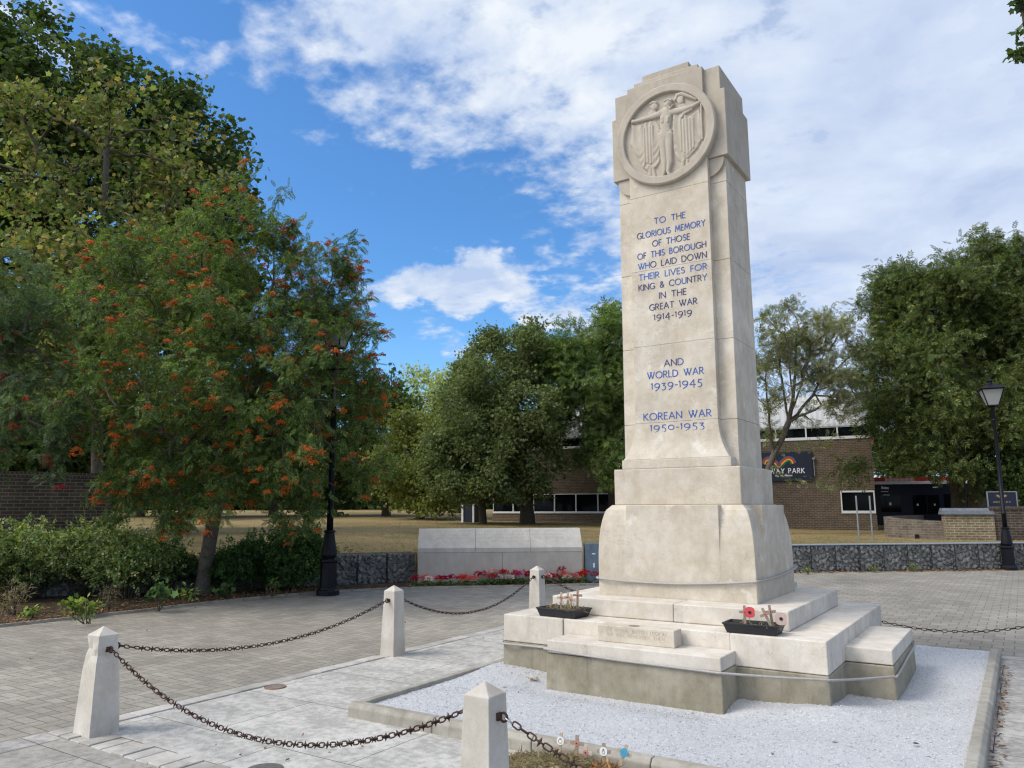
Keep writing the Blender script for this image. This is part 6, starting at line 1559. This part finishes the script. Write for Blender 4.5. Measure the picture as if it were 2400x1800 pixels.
# ------------------------------------------------------------------ bushes and weeds in the bed
def bush(name, label, u, v0, v1, depth, ru, rd_, kind, mat, n, size, cat='bush', stems=14, group=None, dens_low=.3, flowers=None):
    c0 = PZ(u, v0, GZ + .02) if depth is None else CD(u, v0, depth)
    base = np.array((c0[0], c0[1], GZ + .02)); dp = depth_of(base); h = max(.1, ZAT(base, u, v1) - base[2]); r_ = ru * dp / FPX
    t = thing(name, label, cat, base, 0, group)
    ns = stems; ang = rng.uniform(0, 6.28, ns); rad = np.sqrt(rng.uniform(.02, 1, ns))
    tips = np.stack([np.cos(ang) * rad * r_, np.sin(ang) * rad * rd_, h * (1 - .45 * rad ** 2) * rng.uniform(.72, 1.06, ns)], -1)
    S0 = tips * np.array([.25, .25, 0]); mid = (S0 + tips) / 2 + rng.normal(size=(ns, 3)) * .05 + np.array([0, 0, .08])
    st = segs_mesh('stems', np.concatenate([S0, mid]), np.concatenate([mid, tips]), np.full(2 * ns, .009), np.full(2 * ns, .005), M_BARK2, t, 4)
    k = rng.integers(0, ns, n); f = rng.uniform(dens_low, 1.05, (n, 1)) ** .7
    P = np.where(f < .5, S0[k] + (mid[k] - S0[k]) * f * 2, mid[k] + (tips[k] - mid[k]) * (f * 2 - 1)) + rng.normal(size=(n, 3)) * np.array([.115, .115, .085]) * (h / 1.2 + .2)
    P[:, 2] = np.clip(P[:, 2], .03, h * 1.15)
    D = unit(n) + np.array([0, 0, .15]); N = unit(n) * .7 + np.array([0, 0, .8])
    leaves_mesh('foliage', P, D, N, size * rng.uniform(.6, 1.25, n), kind, mat, t)
    if flowers:
        fm, nf, fs_ = flowers; q = tips[rng.integers(0, ns, nf)] + rng.normal(size=(nf, 3)) * .07
        C_ = np.repeat(q, 7, 0) + rng.normal(size=(nf * 7, 3)) * fs_ * .3
        leaves_mesh('buds', C_, unit(len(C_)) + np.array([0, 0, .4]), unit(len(C_)), fs_ * rng.uniform(.7, 1.2, len(C_)), 'simple', fm, t)
    return t
L_BUD = leaf_mat('pale_rose_buds', [(.34, .32, .18), (.42, .36, .24), (.28, .30, .14)], .3)
RB = 'rose bushes in front of the brick wall'
for (u, v1, d_, ru, rd_, n, lab) in ((-70, 1236, 12.9, 110, .75, 2600, 'pale rose bush cut by the left edge of the picture'), (60, 1228, 13.3, 110, .8, 3400, 'tall pale rose bush nearest the left edge with the longest shoots'), (190, 1236, 13.6, 110, .8, 3400, 'rose bush in front of the middle of the brick wall'),
                                     (300, 1250, 13.4, 90, .7, 3000, 'light green rose bush right of the middle rose bush'), (372, 1262, 13.9, 60, .6, 1900, 'dark rose bush next to the gap before the rowan trunk')):
    bush('rose_bush', lab, u, 1400, v1, d_, ru, rd_, 'rose', L_ROSE if u < 360 else L_BUSH, int(n * .62), .185, 'bush', 44, RB, .42, (L_BUD, 16, .05) if u < 320 else None)
bush('leafy_bush', 'dark leafy bush right of the rowan trunk', 575, 1400, 1262, 14.3, 85, .7, 'rose', L_BUSH, 3400, .16, 'bush', 20)
bush('leafy_bush', 'larger dark bush leaning against the left lantern post', 685, 1390, 1236, 14.4, 85, .7, 'rose', L_BUSH, 3800, .16, 'bush', 22)
bush('leafy_bush', 'low broad leaved sapling in the gap at the edge of the paving', 372, 1432, 1362, None, 20, .16, 'palm', L_BUSH, 46, .13, 'bush', 6)
WG = 'weeds along the edge of the planting bed'
for (u, v, hpx, ru, mt, kd, n, sz, lab) in ((176, 1447, 40, 26, L_WEED, 'palm', 120, .09, 'bright green weed on the edge of the bed, left of the thistles'), (75, 1450, 22, 14, L_WEED, 'palm', 40, .07, 'small green weed near the left edge of the picture'), (255, 1432, 62, 10, L_DRY, 'strap', 80, .10, 'grey thistle stalk with seed heads behind the chipped bollard'), (238, 1430, 50, 10, L_DRY, 'strap', 60, .10, 'shorter grey thistle stalk left of the other thistle'),
                                            (30, 1440, 90, 30, L_DRY, 'strap', 260, .12, 'tangle of dry pale weeds at the left edge'), (205, 1462, 10, 24, L_WEED, 'strap', 90, .07, 'flat tuft of weeds growing out of the paving edge'), (440, 1415, 45, 20, L_WEED, 'simple', 70, .09, 'yellowish weed at the foot of the rowan trunk'), (520, 1405, 30, 22, L_BUSH, 'palm', 60, .09, 'low green weed between the rowan trunk and the bush'), (640, 1400, 40, 8, L_WEED, 'strap', 40, .10, 'single upright weed before the large dark bush'),
                                            (2050, 1340, 10, 12, L_WEED, 'strap', 50, .10, 'weed at the foot of the gabion wall, near its middle'), (1895, 1345, 10, 10, L_WEED, 'strap', 50, .10, 'weed at the foot of the gabion wall beside the pedestal'), (2140, 1338, 14, 14, L_WEED, 'strap', 60, .10, 'taller weed at the foot of the gabion wall near the lantern post')):
    bush('weed', lab, u, v, v - hpx, None, ru, ru * .0075, kd, mt, n, sz, 'weed', 6, WG, .1)
# leaf litter along the edges: uncountable
def litter(name, pts, n, wd, size, mat=LITTER, z=GZ + .03, off=0.0):
    pts = [np.array(p[:2], float) for p in pts]; seg = rng.integers(0, len(pts) - 1, n); f = rng.uniform(0, 1, (n, 1))
    A_, B_ = np.array(pts)[seg], np.array(pts)[seg + 1]; d = (B_ - A_) / np.linalg.norm(B_ - A_, axis=1, keepdims=True); nr = np.stack([-d[:, 1], d[:, 0]], -1)
    q = A_ + (B_ - A_) * f + nr * (rng.normal(size=(n, 1)) * wd + off)
    P = np.concatenate([q, z + rng.uniform(0, .02, (n, 1))], 1)
    o = leaves_mesh(name, P, unit(n) * np.array([1, 1, .25]), unit(n) * .4 + np.array([0, 0, 1.]), size * rng.uniform(.5, 1.3, n), 'simple', mat, None)
    return tag(o, kind='stuff')
litter('leaf_litter', bed_edge[1:7], 2600, .16, .055, LITTER, GZ + .035, .18)
litter('leaf_litter', bed_edge[1:7], 1500, .5, .06, LITTER, GZ + .03, .8)
litter('leaf_litter', bed_edge[6:], 700, .10, .05, LITTER, GZ + .03, .10)
litter('leaf_litter', [G0, G1 + dG * 2], 900, .10, .09, LITTER, GZ + .004, -.10)
litter('leaf_litter', [(KX1 + .02, -3.0), (KX1 + .02, 1.6)], 380, .022, .035, LITTER, GZ + .01, -.02)
litter('leaf_litter', [(-8, -4), (-4, 3)], 60, 1.6, .04, LITTER, GZ + .004)
litter('leaf_litter', [(-2, -3.7), (1.5, -3.9)], 26, .45, .035, LITTER, GZ + .008)
litter('twig_bits', [(-1, -2.4), (2.2, -2.2)], 10, .5, .05, leaf_mat('dark_twig_bits', [(.06, .05, .04), (.09, .07, .05)]), .03)

# ------------------------------------------------------------------ grass tufts and single chippings
n = 42000; t_ = rng.uniform(0, 1, n) ** 1.7 * 24; k = rng.integers(12, len(ld) - 22, n); f = rng.uniform(0, 1, n)
A_ = np.array([p[:2] for p in ld]); q = A_[k] * (1 - f[:, None]) + A_[k + 1] * f[:, None]; d = q - CAM[:2]; d /= np.linalg.norm(d, axis=1, keepdims=True); q = q + d * (t_[:, None] + .15)
P = np.concatenate([q, (lawn_z(q[:, 0], q[:, 1]) - .005)[:, None]], 1)
L_GRASS = leaf_mat('straw_and_green_blades', [(.34, .26, .12), (.28, .21, .09), (.20, .19, .065), (.40, .31, .16), (.15, .18, .05)], .3)
tag(leaves_mesh('grass', P, unit(n) * np.array([.9, .9, .3]) + np.array([0, 0, .55]), unit(n), .085 * rng.uniform(.5, 1.3, n), 'strap', L_GRASS, None), kind='stuff')
n = 22000; px_ = rng.uniform(KX0 + .1, KX1 - .1, n); py_ = rng.uniform(KY0 + .1, KY1 - .02, n)
ok = ~((np.abs(px_) < 1.43) & (np.abs(py_) < 1.29)) & ~((np.abs(px_) < .75) & (py_ > -1.66) & (py_ < 0)) & ~((px_ > 0) & (px_ < 1.78) & (np.abs(py_) < .64)); px_, py_ = px_[ok], py_[ok]; n = len(px_)
ii = np.clip(((px_ - gx[0, 0]) / (gx[-1, 0] - gx[0, 0]) * (nx - 1)).astype(int), 0, nx - 1); jj = np.clip(((py_ - gy[0, 0]) / (gy[0, -1] - gy[0, 0]) * (ny - 1)).astype(int), 0, ny - 1)
C_ = np.stack([px_, py_, gz[ii, jj] + .002], -1)
octv = np.array([(1, 0, 0), (-1, 0, 0), (0, 1, 0), (0, -1, 0), (0, 0, 1), (0, 0, -1.)]); octf = np.array([(0, 2, 4), (2, 1, 4), (1, 3, 4), (3, 0, 4), (2, 0, 5), (1, 2, 5), (3, 1, 5), (0, 3, 5)])
V = octv[None] * rng.uniform(.5, 1.3, (n, 1, 3)) * rng.uniform(.003, .0065, (n, 1, 1)) + rng.normal(size=(n, 6, 3)) * .001
th = rng.uniform(0, 6.28, n)[:, None]; V = np.stack([V[..., 0] * np.cos(th) - V[..., 1] * np.sin(th), V[..., 0] * np.sin(th) + V[..., 1] * np.cos(th), V[..., 2]], -1) + C_[:, None]
def chip_fn(t, b):
    g_ = t.n('ShaderNodeNewGeometry'); t.put(b.inputs['Base Color'], t.ramp(g_.outputs['Random Per Island'], [(0, (.34, .35, .37)), (.3, (.47, .478, .49)), (.8, (.58, .588, .60)), (1, (.64, .65, .66))]))
tag(link('gravel_chippings', np_mesh('gravel_chippings', V.reshape(-1, 3), (np.arange(n)[:, None, None] * 6 + octf[None]).reshape(-1), np.full(n * 8, 3)), material('loose_chippings', chip_fn, .8, .3)), kind='stuff')
